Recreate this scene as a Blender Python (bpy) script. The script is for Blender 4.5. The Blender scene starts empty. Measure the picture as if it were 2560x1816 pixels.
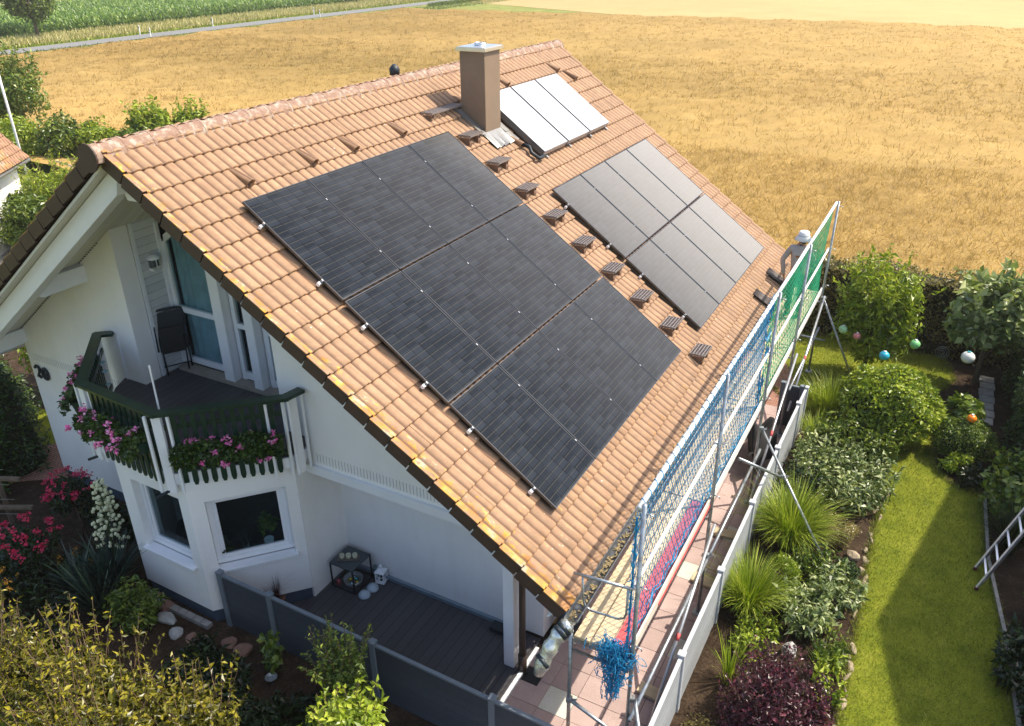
import bpy, bmesh, math, random
import numpy as np
from mathutils import Vector, Matrix
random.seed(7); RNG = np.random.default_rng(7)
sc = bpy.context.scene
COL = sc.collection

# ------------------------------------------------------------ camera, sky, sun, exposure
cd = bpy.data.cameras.new('camera'); cam = bpy.data.objects.new('camera', cd); COL.objects.link(cam)
ca, cb, cc = 0.50138164, 1.09341696, -0.0098432
cam.matrix_world = Matrix.Translation((8.4987, -5.9240, 8.9924)) @ (Matrix.Rotation(ca, 4, 'Z') @ Matrix.Rotation(cb, 4, 'X') @ Matrix.Rotation(cc, 4, 'Z'))
cd.sensor_width = 36; cd.lens = 2018.66 / 2560 * 36; cd.clip_start = .1; cd.clip_end = 3000
sc.camera = cam
SUN = Vector((.55, .44, 1)).normalized()
elev = math.asin(SUN.z); az = math.atan2(SUN.x, SUN.y)     # azimuth measured from +Y towards +X
w = bpy.data.worlds.new('World'); sc.world = w; w.use_nodes = True
nt = w.node_tree; bg = nt.nodes['Background']
sky = nt.nodes.new('ShaderNodeTexSky'); sky.sky_type = 'NISHITA'; sky.sun_disc = False
sky.sun_elevation = elev; sky.sun_rotation = az; sky.air_density = 1.0; sky.dust_density = 3.0; sky.ozone_density = 1.2
nt.links.new(sky.outputs[0], bg.inputs[0]); bg.inputs[1].default_value = .145
ld = bpy.data.lights.new('sun', 'SUN'); ld.energy = 3.3; ld.angle = math.radians(.5); ld.color = (1, .915, .77)
lo = bpy.data.objects.new('sun', ld); COL.objects.link(lo)
lo.rotation_euler = SUN.to_track_quat('Z', 'Y').to_euler(); lo.location = (20, 16, 40)
sc.view_settings.view_transform = 'Standard'; sc.view_settings.look = 'None'
sc.view_settings.exposure = .93; sc.view_settings.gamma = 1; sc.view_settings.use_curve_mapping = False
sc.cycles.max_bounces = 6; sc.cycles.diffuse_bounces = 3; sc.cycles.transparent_max_bounces = 12
sc.cycles.caustics_reflective = False; sc.cycles.caustics_refractive = False

# ------------------------------------------------------------ helpers
def tag(o, label=None, cat=None, group=None, kind=None):
    if label: o['label'] = label
    if cat: o['category'] = cat
    if group: o['group'] = group
    if kind: o['kind'] = kind
    return o
ORG = {}
def thing(name, label, cat, loc=(0, 0, 0), group=None):
    o = bpy.data.objects.new(name, None); COL.objects.link(o); o.location = loc
    o.empty_display_size = .1; ORG[o] = Vector(loc); return tag(o, label, cat, group)
def link(name, me, m, parent=None):
    o = bpy.data.objects.new(name, me); COL.objects.link(o)
    if m: me.materials.append(m)
    if parent: o.parent = parent
    ORG[o] = ORG.get(parent, Vector((0, 0, 0))) if parent else Vector((0, 0, 0))
    return o
class MB:
    def __init__(s): s.v = []; s.f = []
    def add(s, vs, fs):
        b = len(s.v); s.v += [tuple(p) for p in vs]; s.f += [tuple(b + i for i in f) for f in fs]; return s
    def obox(s, o, ex, ey, ez):
        o, ex, ey, ez = map(Vector, (o, ex, ey, ez))
        v = [o + ex * a + ey * b + ez * c for c in (0, 1) for b in (0, 1) for a in (0, 1)]
        f = [(0, 2, 3, 1), (4, 5, 7, 6), (0, 1, 5, 4), (2, 6, 7, 3), (0, 4, 6, 2), (1, 3, 7, 5)]
        if ex.cross(ey).dot(ez) < 0: f = [q[::-1] for q in f]
        return s.add(v, f)
    def box(s, x0, x1, y0, y1, z0, z1): return s.obox((x0, y0, z0), (x1 - x0, 0, 0), (0, y1 - y0, 0), (0, 0, z1 - z0))
    def cbox(s, c, sx, sy, sz, rz=0):
        m = Matrix.Rotation(rz, 3, 'Z'); ex = m @ Vector((sx, 0, 0)); ey = m @ Vector((0, sy, 0)); ez = Vector((0, 0, sz))
        return s.obox(Vector(c) - ex / 2 - ey / 2 - ez / 2, ex, ey, ez)
    def beam(s, a, b, wd, ht, up=(0, 0, 1)):
        a, b = Vector(a), Vector(b); d = (b - a); u = Vector(up); sd = d.cross(u).normalized() * wd; u2 = sd.cross(d).normalized() * ht
        return s.obox(a - sd / 2 - u2 / 2, d, sd, u2)
    def tube(s, pts, r, n=8, cap=True):
        pts = [Vector(p) for p in pts]; rr = r if isinstance(r, (list, tuple)) else [r] * len(pts)
        b = len(s.v); up = None
        for i, p in enumerate(pts):
            t = (pts[min(i + 1, len(pts) - 1)] - pts[max(i - 1, 0)])
            t = t.normalized() if t.length > 1e-9 else Vector((0, 0, 1))
            if up is None: up = t.orthogonal().normalized()
            up = (up - t * up.dot(t)); up = up.normalized() if up.length > 1e-6 else t.orthogonal().normalized()
            sd = t.cross(up)
            for k in range(n):
                a = 2 * math.pi * k / n; s.v.append(tuple(p + (up * math.cos(a) + sd * math.sin(a)) * rr[i]))
        for i in range(len(pts) - 1):
            for k in range(n):
                k2 = (k + 1) % n; s.f.append((b + i * n + k, b + i * n + k2, b + (i + 1) * n + k2, b + (i + 1) * n + k))
        if cap: s.f.append(tuple(b + k for k in range(n))[::-1]); s.f.append(tuple(b + (len(pts) - 1) * n + k for k in range(n)))
        return s
    def lathe(s, c, prof, n=16, sx=1, sy=1):
        c = Vector(c); b = len(s.v)
        for r, z in prof:
            for k in range(n):
                a = 2 * math.pi * k / n; s.v.append((c.x + r * sx * math.cos(a), c.y + r * sy * math.sin(a), c.z + z))
        for i in range(len(prof) - 1):
            for k in range(n):
                k2 = (k + 1) % n; s.f.append((b + i * n + k, b + i * n + k2, b + (i + 1) * n + k2, b + (i + 1) * n + k))
        s.f.append(tuple(b + k for k in range(n))[::-1]); s.f.append(tuple(b + (len(prof) - 1) * n + k for k in range(n)))
        return s
    def ball(s, c, r, n=14, sz=1):
        m = n // 2
        return s.lathe(c, [(max(r * math.sin(math.pi * i / m), r * .02), -r * sz * math.cos(math.pi * i / m)) for i in range(m + 1)], n)
    def prism(s, poly, ex):
        ex = Vector(ex); n = len(poly); p = [Vector(q) for q in poly]
        s.add(p + [q + ex for q in p], [tuple(range(n))[::-1], tuple(range(n, 2 * n))] + [(i, (i + 1) % n, n + (i + 1) % n, n + i) for i in range(n)]); return s
    def build(s, name, m, parent=None, smooth=False, bevel=0, tint=None):
        me = bpy.data.meshes.new(name); o = link(name, me, m, parent); g = ORG[o]
        me.from_pydata([(a - g.x, b - g.y, c - g.z) for a, b, c in s.v], [], s.f)
        bm = bmesh.new(); bm.from_mesh(me); bmesh.ops.recalc_face_normals(bm, faces=bm.faces)
        if bevel: 
            ed = [e for e in bm.edges if len(e.link_faces) == 2 and e.calc_face_angle(0) > .6]
            bmesh.ops.bevel(bm, geom=ed, offset=bevel, segments=2, affect='EDGES', clamp_overlap=True)
        bm.to_mesh(me); bm.free()
        if smooth:
            me.polygons.foreach_set('use_smooth', [True] * len(me.polygons))
        me.update(); return o
def np_mesh(name, V, F, m, parent=None, rnd=None, smooth=False):
    V = np.asarray(V, dtype=np.float32); F = np.asarray(F, dtype=np.int32); k = F.shape[1]
    me = bpy.data.meshes.new(name); o = link(name, me, m, parent); g = ORG[o]
    V = V - np.array([g.x, g.y, g.z], dtype=np.float32)
    me.vertices.add(len(V)); me.vertices.foreach_set('co', V.ravel())
    me.loops.add(F.size); me.loops.foreach_set('vertex_index', F.ravel())
    me.polygons.add(len(F)); me.polygons.foreach_set('loop_start', np.arange(0, F.size, k, dtype=np.int32))
    me.polygons.foreach_set('loop_total', np.full(len(F), k, dtype=np.int32))
    me.polygons.foreach_set('use_smooth', np.full(len(F), bool(smooth)))
    me.update(calc_edges=True)
    if rnd is not None:
        at = me.attributes.new('rnd', 'FLOAT', 'FACE'); at.data.foreach_set('value', np.asarray(rnd, dtype=np.float32))
    return o

# ------------------------------------------------------------ materials
def newmat(name):
    m = bpy.data.materials.new(name); m.use_nodes = True; t = m.node_tree; return m, t, t.nodes['Principled BSDF']
def nd(t, ty, **kw):
    n = t.nodes.new(ty)
    for k, v in kw.items(): setattr(n, k, v)
    return n
def ramp(t, stops):
    r = nd(t, 'ShaderNodeValToRGB'); e = r.color_ramp.elements
    while len(e) < len(stops): e.new(.5)
    for i, (p, c) in enumerate(stops): e[i].position = p; e[i].color = (*c, 1) if len(c) == 3 else c
    return r
def noise(t, scale, detail=4, rough=.55, vec=None, dist=0):
    n = nd(t, 'ShaderNodeTexNoise'); n.inputs['Scale'].default_value = scale; n.inputs['Detail'].default_value = detail
    n.inputs['Roughness'].default_value = rough; n.inputs['Distortion'].default_value = dist
    if vec is None:
        tc = nd(t, 'ShaderNodeTexCoord'); vec = tc.outputs['Object']
    t.links.new(vec, n.inputs['Vector']); return n
def mixc(t, fac, a, b, mode='MIX'):
    x = nd(t, 'ShaderNodeMix'); x.data_type = 'RGBA'; x.blend_type = mode
    for i, v in ((0, fac), (6, a), (7, b)):
        if hasattr(v, 'links') or hasattr(v, 'is_output'): t.links.new(v, x.inputs[i])
        elif isinstance(v, (int, float)): x.inputs[i].default_value = v
        else: x.inputs[i].default_value = (*v, 1)
    return x.outputs[2]
def bump(t, b, h, strength=.3, dist=.01):
    u = nd(t, 'ShaderNodeBump'); u.inputs['Strength'].default_value = strength; u.inputs['Distance'].default_value = dist
    t.links.new(h, u.inputs['Height']); t.links.new(u.outputs[0], b.inputs['Normal']); return u
MC = {}
def mat(name, c, rough=.6, var=.12, scale=6, metal=0, bmp=.15, bscale=60, spec=.5, dirt=None):
    if name in MC: return MC[name]
    m, t, b = newmat(name)
    n = noise(t, scale, 5); lo_ = tuple(q * (1 - var) for q in c); hi = tuple(min(1, q * (1 + var)) for q in c)
    r = ramp(t, [(.3, lo_), (.7, hi)]); t.links.new(n.outputs[0], r.inputs[0]); colr = r.outputs[0]
    if dirt:
        n3 = noise(t, scale * .35, 6, .7); r3 = ramp(t, [(.5, (0, 0, 0)), (.72, (1, 1, 1))]); t.links.new(n3.outputs[0], r3.inputs[0])
        colr = mixc(t, r3.outputs[0], colr, dirt)
    t.links.new(colr, b.inputs['Base Color'])
    b.inputs['Roughness'].default_value = rough; b.inputs['Metallic'].default_value = metal; b.inputs['Specular IOR Level'].default_value = spec
    if bmp:
        n2 = noise(t, bscale, 3); bump(t, b, n2.outputs[0], bmp, .01)
    MC[name] = m; return m
def leafmat(name, stops, trans=.35, rough=.36, spec=.55):
    m, t, b = newmat(name)
    a = nd(t, 'ShaderNodeAttribute'); a.attribute_name = 'rnd'
    r = ramp(t, stops); t.links.new(a.outputs['Fac'], r.inputs[0]); t.links.new(r.outputs[0], b.inputs['Base Color'])
    b.inputs['Roughness'].default_value = rough; b.inputs['Specular IOR Level'].default_value = spec
    if trans:
        tr = nd(t, 'ShaderNodeBsdfTranslucent'); g = mixc(t, 1.0, r.outputs[0], (1.0, 1.0, .55), 'MULTIPLY'); t.links.new(g, tr.inputs[0])
        mx = nd(t, 'ShaderNodeMixShader'); mx.inputs[0].default_value = trans
        t.links.new(b.outputs[0], mx.inputs[1]); t.links.new(tr.outputs[0], mx.inputs[2]); t.links.new(mx.outputs[0], t.nodes['Material Output'].inputs[0])
    return m
def plaster(name, c):
    m, t, b = newmat(name)
    n = noise(t, 1.2, 6, .6); r = ramp(t, [(.3, tuple(q * .93 for q in c)), (.7, c)]); t.links.new(n.outputs[0], r.inputs[0])
    tc = nd(t, 'ShaderNodeTexCoord'); mp = nd(t, 'ShaderNodeMapping'); mp.inputs['Scale'].default_value = (2.2, 2.2, .5); t.links.new(tc.outputs['Object'], mp.inputs[0]); ns = noise(t, 1.3, 6, .7, mp.outputs[0]); rs = ramp(t, [(.48, (1, 1, 1)), (.80, (.93, .925, .91))]); t.links.new(ns.outputs[0], rs.inputs[0])
    n1 = noise(t, 260, 2); cc_ = mixc(t, .14, mixc(t, 1, r.outputs[0], rs.outputs[0], 'MULTIPLY'), n1.outputs[0], 'OVERLAY'); t.links.new(cc_, b.inputs['Base Color'])
    b.inputs['Roughness'].default_value = .9; b.inputs['Specular IOR Level'].default_value = .2
    n2 = noise(t, 130, 4); bump(t, b, n2.outputs[0], .5, .006); return m
M_wall = plaster('wall_plaster', (.90, .885, .85))
M_wht = mat('white_paint', (.82, .83, .84), .4, .03, 3, bmp=.03)
M_soff = mat('white_boards', (.70, .68, .62), .6, .05, 3, bmp=.05)
M_plinth = mat('plinth_blue_grey', (.05, .075, .11), .8)
M_green = mat('dark_green_paint', (.007, .034, .021), .35, .2, 8)
M_brown = mat('brown_metal', (.055, .035, .025), .45, .15)
M_steel = mat('galvanised_steel', (.42, .45, .47), .42, .22, 18, metal=.75, bmp=.08, dirt=(.22, .22, .21))
M_alu = mat('aluminium', (.75, .76, .78), .3, .05, 10, metal=.9, bmp=0)
M_blackm = mat('black_metal', (.012, .013, .015), .45, .1)
M_anth = mat('anthracite_plastic', (.012, .02, .027), .5, .2)
M_zinc = mat('zinc_sheet', (.27, .265, .25), .4, .15, 7, metal=.5, bmp=.1, dirt=(.25, .22, .17))
M_wood = mat('scaffold_wood', (.62, .50, .32), .75, .2, 5, bmp=.3, dirt=(.45, .38, .26))
M_red = mat('red_board', (.62, .10, .10), .6, .15)
M_conc = mat('concrete', (.30, .28, .25), .9, .2, 12, bmp=.4)
M_white_tape = mat('white_rail_cover', (.80, .80, .78), .45, .05, 9)
def roofmat(name, base, lich=1.0):
    m, t, b = newmat(name)
    a = nd(t, 'ShaderNodeAttribute'); a.attribute_name = 'rnd'
    r = ramp(t, [(0, tuple(q * .90 for q in base)), (.5, base), (1, tuple(min(1, q * 1.08) for q in base))]); t.links.new(a.outputs['Fac'], r.inputs[0])
    n = noise(t, 9, 6, .65); r1 = ramp(t, [(.35, (.80, .80, .80)), (.65, (1.08, 1.06, 1.04))]); t.links.new(n.outputs[0], r1.inputs[0])
    c1 = mixc(t, 1, r.outputs[0], r1.outputs[0], 'MULTIPLY')
    tc = nd(t, 'ShaderNodeTexCoord'); sp = nd(t, 'ShaderNodeSeparateXYZ'); t.links.new(tc.outputs['Object'], sp.inputs[0])
    # lichen grows thickest near the verge (y~0) and the eaves (large x)
    my = nd(t, 'ShaderNodeMapRange'); my.inputs[1].default_value = .02; my.inputs[2].default_value = .30; my.inputs[3].default_value = .225; my.inputs[4].default_value = 0; t.links.new(sp.outputs[1], my.inputs[0])
    mx_ = nd(t, 'ShaderNodeMapRange'); mx_.inputs[1].default_value = 2.5; mx_.inputs[2].default_value = 5.9; mx_.inputs[3].default_value = 0; mx_.inputs[4].default_value = .12; t.links.new(sp.outputs[0], mx_.inputs[0])
    ad = nd(t, 'ShaderNodeMath', operation='ADD'); t.links.new(my.outputs[0], ad.inputs[0]); t.links.new(mx_.outputs[0], ad.inputs[1])
    mp = nd(t, 'ShaderNodeMapping'); mp.inputs['Scale'].default_value = (.45, 1, .45); t.links.new(tc.outputs['Object'], mp.inputs[0])
    n2 = noise(t, 17, 7, .72, mp.outputs[0]); ad2 = nd(t, 'ShaderNodeMath', operation='ADD'); t.links.new(n2.outputs[0], ad2.inputs[0]); t.links.new(ad.outputs[0], ad2.inputs[1])
    r2 = ramp(t, [(.70, (0, 0, 0)), (.80, (lich, lich, lich))]); t.links.new(ad2.outputs[0], r2.inputs[0])
    n3 = noise(t, 5, 2); r3 = ramp(t, [(.40, (.50, .19, .015)), (.56, (.66, .38, .02)), (.66, (.55, .50, .38))]); t.links.new(n3.outputs[0], r3.inputs[0])
    c2 = mixc(t, r2.outputs[0], c1, r3.outputs[0])
    n5 = noise(t, 6, 8, .8); ad5 = nd(t, 'ShaderNodeMath', operation='ADD'); t.links.new(n5.outputs[0], ad5.inputs[0]); t.links.new(ad.outputs[0], ad5.inputs[1])
    r5 = ramp(t, [(.60, (0, 0, 0)), (.85, (.55, .55, .55))]); t.links.new(ad5.outputs[0], r5.inputs[0]); c2 = mixc(t, r5.outputs[0], c2, (.24, .16, .11))
    v = nd(t, 'ShaderNodeTexVoronoi'); v.inputs['Scale'].default_value = 7; t.links.new(tc.outputs['Object'], v.inputs[0])
    r4 = ramp(t, [(.055, (1, 1, 1)), (.075, (0, 0, 0))]); t.links.new(v.outputs[0], r4.inputs[0])
    n4 = noise(t, 1.7, 2); r6 = ramp(t, [(.52, (0, 0, 0)), (.56, (1, 1, 1))]); t.links.new(n4.outputs[0], r6.inputs[0]); f = mixc(t, 1, r4.outputs[0], r6.outputs[0], 'MULTIPLY')
    c3 = mixc(t, f, c2, (.66, .63, .56))
    # shade in the troughs between the rolls, painted as dark stripes
    g1 = nd(t, 'ShaderNodeMath', operation='ADD'); g1.inputs[1].default_value = 15.075; t.links.new(sp.outputs[1], g1.inputs[0])
    g2 = nd(t, 'ShaderNodeMath', operation='MODULO'); g2.inputs[1].default_value = .15; t.links.new(g1.outputs[0], g2.inputs[0])
    g3 = ramp(t, [(0, (1, 1, 1)), (.09, (.75, .75, .75)), (.20, (0, 0, 0)), (.84, (0, 0, 0)), (.91, (.75, .75, .75)), (1, (1, 1, 1))]); g4 = nd(t, 'ShaderNodeMath', operation='DIVIDE'); g4.inputs[1].default_value = .15
    t.links.new(g2.outputs[0], g4.inputs[0]); t.links.new(g4.outputs[0], g3.inputs[0])
    c4 = mixc(t, mixc(t, 1, g3.outputs[0], (.9, .9, .9), 'MULTIPLY'), c3, (.10, .05, .03)); t.links.new(c4, b.inputs['Base Color'])
    b.inputs['Roughness'].default_value = .72; b.inputs['Specular IOR Level'].default_value = .35
    nb = noise(t, 90, 4); bump(t, b, nb.outputs[0], .25, .006); return m
M_tile = roofmat('clay_roof_tile', (.365, .222, .128))
M_tile2 = roofmat('neighbour_roof_tile', (.34, .19, .11), .6)
M_verge = mat('verge_tile_face_shaded', (.062, .034, .024), .6, .15, 10)  # darker copy of the tile colour, verge shade painted in
m, t, b = newmat('ridge_tile_weathered')
n = noise(t, 9, 8, .75); r = ramp(t, [(.40, (.25, .145, .10)), (.52, (.29, .19, .135)), (.60, (.40, .34, .27)), (.68, (.36, .33, .26)), (.76, (.20, .17, .12))]); t.links.new(n.outputs[0], r.inputs[0]); t.links.new(r.outputs[0], b.inputs[0]); b.inputs['Roughness'].default_value = .9
n2 = noise(t, 60, 4); bump(t, b, n2.outputs[0], .5, .01); M_ridge = m
def glassmat(name, tint=(.02, .03, .035), op=.45, rough=.03):
    m, t, b = newmat(name); b.inputs['Base Color'].default_value = (*tint, 1); b.inputs['Roughness'].default_value = rough; b.inputs['Specular IOR Level'].default_value = .9
    tr = nd(t, 'ShaderNodeBsdfTransparent'); tr.inputs[0].default_value = (.80, .90, .92, 1)
    mx = nd(t, 'ShaderNodeMixShader'); mx.inputs[0].default_value = op; t.links.new(tr.outputs[0], mx.inputs[1]); t.links.new(b.outputs[0], mx.inputs[2]); t.links.new(mx.outputs[0], t.nodes['Material Output'].inputs[0]); return m
M_glass = glassmat('window_glass', op=.16)
# photovoltaic laminate: cell grid laid out in the module's own coordinates
m, t, b = newmat('pv_laminate')
tc = nd(t, 'ShaderNodeTexCoord'); sp = nd(t, 'ShaderNodeSeparateXYZ'); t.links.new(tc.outputs['Object'], sp.inputs[0])
def stripe(src, period, width, off=0):
    a1 = nd(t, 'ShaderNodeMath', operation='ADD'); a1.inputs[1].default_value = off; t.links.new(src, a1.inputs[0])
    a2 = nd(t, 'ShaderNodeMath', operation='MODULO'); a2.inputs[1].default_value = period; t.links.new(a1.outputs[0], a2.inputs[0])
    a3 = nd(t, 'ShaderNodeMath', operation='LESS_THAN'); a3.inputs[1].default_value = width; t.links.new(a2.outputs[0], a3.inputs[0]); return a3.outputs[0]
def mul(a, b_):
    q = nd(t, 'ShaderNodeMath', operation='MULTIPLY'); t.links.new(a, q.inputs[0]); t.links.new(b_, q.inputs[1]); return q.outputs[0]
cw = (1.134 - .05) / 6; ch = (1.722 - .06) / 18
cols = stripe(sp.outputs[1], cw, .006, 10 * cw - .022); rows = stripe(sp.outputs[0], ch, .009, 10 * ch - .026)
vn = nd(t, 'ShaderNodeTexWhiteNoise'); vn.noise_dimensions = '2D'
sx = nd(t, 'ShaderNodeMath', operation='DIVIDE'); sx.inputs[1].default_value = cw; t.links.new(sp.outputs[1], sx.inputs[0]); fx = nd(t, 'ShaderNodeMath', operation='FLOOR'); t.links.new(sx.outputs[0], fx.inputs[0])
sy = nd(t, 'ShaderNodeMath', operation='DIVIDE'); sy.inputs[1].default_value = ch; t.links.new(sp.outputs[0], sy.inputs[0]); fy = nd(t, 'ShaderNodeMath', operation='FLOOR'); t.links.new(sy.outputs[0], fy.inputs[0])
cx_ = nd(t, 'ShaderNodeCombineXYZ'); t.links.new(fx.outputs[0], cx_.inputs[0]); t.links.new(fy.outputs[0], cx_.inputs[1]); t.links.new(cx_.outputs[0], vn.inputs[0])
rc = ramp(t, [(0, (.003, .006, .011)), (1, (.018, .024, .034))]); t.links.new(vn.outputs[0], rc.inputs[0])
fine = stripe(sp.outputs[1], cw / 10, .0035); c0 = mixc(t, fine, rc.outputs[0], (.014, .017, .020))
dash = stripe(sp.outputs[1], cw / 10, cw / 16); rl = mul(rows, dash); c1 = mixc(t, stripe(sp.outputs[0], ch, .005, 10 * ch - .017), mixc(t, rl, c0, (.06, .058, .045)), (.002, .003, .005)); c2 = mixc(t, cols, c1, (.001, .0015, .002))
lw = nd(t, 'ShaderNodeLayerWeight'); lw.inputs[0].default_value = .5; dr = ramp(t, [(.36, (0, 0, 0)), (.50, (.05, .05, .05)), (.58, (.24, .24, .24)), (.66, (.42, .42, .42))])   # glare painted into the colour: cells turn paler the flatter the view
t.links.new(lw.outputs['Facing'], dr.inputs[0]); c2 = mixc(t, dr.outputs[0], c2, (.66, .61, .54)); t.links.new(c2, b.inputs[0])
b.inputs['Roughness'].default_value = .22; b.inputs['Specular IOR Level'].default_value = .12
b.inputs['Sheen Weight'].default_value = 0.0; b.inputs['Sheen Roughness'].default_value = .13; b.inputs['Sheen Tint'].default_value = (1, .95, .88, 1)
M_pv = m
m, t, b = newmat('collector_glass_glare')  # glare on the cover glass painted in as a near-white colour
n = noise(t, 300, 2); bump(t, b, n.outputs[0], .15, .002); nn = noise(t, 1.2, 2); r = ramp(t, [(.3, (.80, .82, .82)), (.7, (.86, .87, .86))]); t.links.new(nn.outputs[0], r.inputs[0]); t.links.new(r.outputs[0], b.inputs[0])
b.inputs['Roughness'].default_value = .35; M_coll = m
def boards(name, c, period, axis=0, gap=.008, rough=.55, gc=(.004, .004, .005)):
    m, t, b = newmat(name); tc = nd(t, 'ShaderNodeTexCoord'); sp = nd(t, 'ShaderNodeSeparateXYZ'); t.links.new(tc.outputs['Object'], sp.inputs[0])
    a1 = nd(t, 'ShaderNodeMath', operation='ADD'); a1.inputs[1].default_value = period * 200; t.links.new(sp.outputs[axis], a1.inputs[0])
    a2 = nd(t, 'ShaderNodeMath', operation='MODULO'); a2.inputs[1].default_value = period; t.links.new(a1.outputs[0], a2.inputs[0])
    a3 = nd(t, 'ShaderNodeMath', operation='LESS_THAN'); a3.inputs[1].default_value = gap; t.links.new(a2.outputs[0], a3.inputs[0])
    d = nd(t, 'ShaderNodeMath', operation='DIVIDE'); d.inputs[1].default_value = period; t.links.new(a1.outputs[0], d.inputs[0]); fl = nd(t, 'ShaderNodeMath', operation='FLOOR'); t.links.new(d.outputs[0], fl.inputs[0])
    wn = nd(t, 'ShaderNodeTexWhiteNoise'); wn.noise_dimensions = '1D'; t.links.new(fl.outputs[0], wn.inputs[1])
    r = ramp(t, [(0, tuple(q * .88 for q in c)), (1, tuple(q * 1.12 for q in c))]); t.links.new(wn.outputs[0], r.inputs[0])
    n = noise(t, 14, 6, .7); c1 = mixc(t, .25, r.outputs[0], n.outputs[0], 'OVERLAY')
    c2 = mixc(t, a3.outputs[0], c1, gc); t.links.new(c2, b.inputs[0]); b.inputs['Roughness'].default_value = rough
    iv = nd(t, 'ShaderNodeMath', operation='SUBTRACT'); iv.inputs[0].default_value = 1; t.links.new(a3.outputs[0], iv.inputs[1]); bump(t, b, iv.outputs[0], .6, .006); return m
M_deck = boards('terrace_boards', (.062, .058, .064), .146)
M_clad = boards('white_cladding', (.66, .67, .68), .125, 2, .006, gc=(.3, .3, .3))
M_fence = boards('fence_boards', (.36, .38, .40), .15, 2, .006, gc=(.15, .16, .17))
M_fence_shaded = boards('shaded_fence_boards', (.055, .065, .078), .15, 2, .005, gc=(.03, .035, .04))  # same boards as the side fence, with shade put into the colour
M_soffl = boards('soffit_boards', (.70, .68, .62), .10, 1, .003, gc=(.4, .38, .33))

# ------------------------------------------------------------ foliage builders (numpy)
def rot_frames(nrm, rng):
    nrm = nrm / np.linalg.norm(nrm, axis=1, keepdims=True)
    a = rng.normal(size=nrm.shape); u = a - nrm * (a * nrm).sum(1, keepdims=True); u /= np.linalg.norm(u, axis=1, keepdims=True)
    return nrm, u, np.cross(nrm, u)
def leaf_arrays(P, size, out, aspect=.5, rng=RNG, upb=.5, droop=.15, sv=.35):
    n = len(P); nr = out * .55 + rng.normal(size=(n, 3)) * .65 + np.array([0, 0, upb]); N_, U, Vv = rot_frames(nr, rng)
    L = size * (1 + sv * rng.normal(size=(n, 1))).clip(.4, 1.8); W = L * aspect
    v0 = P; v1 = P + U * L * .5 + Vv * W * .5 + N_ * L * .06; v2 = P + U * L - N_ * L * droop; v3 = P + U * L * .5 - Vv * W * .5 + N_ * L * .06
    V = np.stack([v0, v1, v2, v3], 1).reshape(-1, 3); F = np.arange(4 * n).reshape(-1, 4); return V, F
def lumpy(center, rad, n, lumps, rng, lr=.38, fill=.25, flat=False):
    c = np.array(center, float); rad = np.array(rad, float)
    d = rng.normal(size=(lumps, 3)); d /= np.linalg.norm(d, axis=1, keepdims=True)
    if flat: d[:, 2] = np.abs(d[:, 2])
    lc = d * (1 - lr) * rng.uniform(.72, 1.0, (lumps, 1)); lsz = lr * rng.uniform(.65, 1.25, (lumps, 1))
    k = rng.integers(0, lumps, n); e = rng.normal(size=(n, 3)); e /= np.linalg.norm(e, axis=1, keepdims=True)
    rr = rng.uniform(0, 1, (n, 1)) ** fill; p = lc[k] + e * lsz[k] * rr
    out = e * .6 + p; out /= np.linalg.norm(out, axis=1, keepdims=True) + 1e-6
    return c + p * rad, out, lc, lsz
def clip_ball(name, lab, c, rad, n, size, m, seed, rough=.05, aspect=.55):
    rng = np.random.default_rng(seed); t_ = thing(name, lab, 'bush', (c[0], c[1], 0)); d = rng.normal(size=(n, 3)); d /= np.linalg.norm(d, axis=1, keepdims=True); d[:, 2] = np.where(d[:, 2] < -.55, -d[:, 2], d[:, 2])
    w_ = 1 + .05 * np.sin(d[:, 0] * 6 + seed) + .05 * np.sin(d[:, 1] * 7) + .04 * np.sin(d[:, 2] * 9 + d[:, 0] * 8) - rng.exponential(rough, n) + rng.normal(size=n) * .012
    P_ = np.array(c) + d * np.array(rad) * w_[:, None]; P_[:, 2] = np.maximum(P_[:, 2], .03); V, F = leaf_arrays(P_, size, d, aspect, rng, .25, .1); np_mesh('foliage', V, F, m, t_, rng.uniform(0, 1, n) * .8 + .2 * (np.sin(d[:, 0] * 9) * np.sin(d[:, 2] * 8) > 0))
    b = MB(); b.lathe(c, [(max(.80 * rad[0] * math.sin(math.pi * i / 8), .01), -.80 * rad[2] * math.cos(math.pi * i / 8)) for i in range(9)], 14, 1, rad[1] / rad[0]); b.build('branch_mass', M_core, t_, True); return t_
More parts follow.
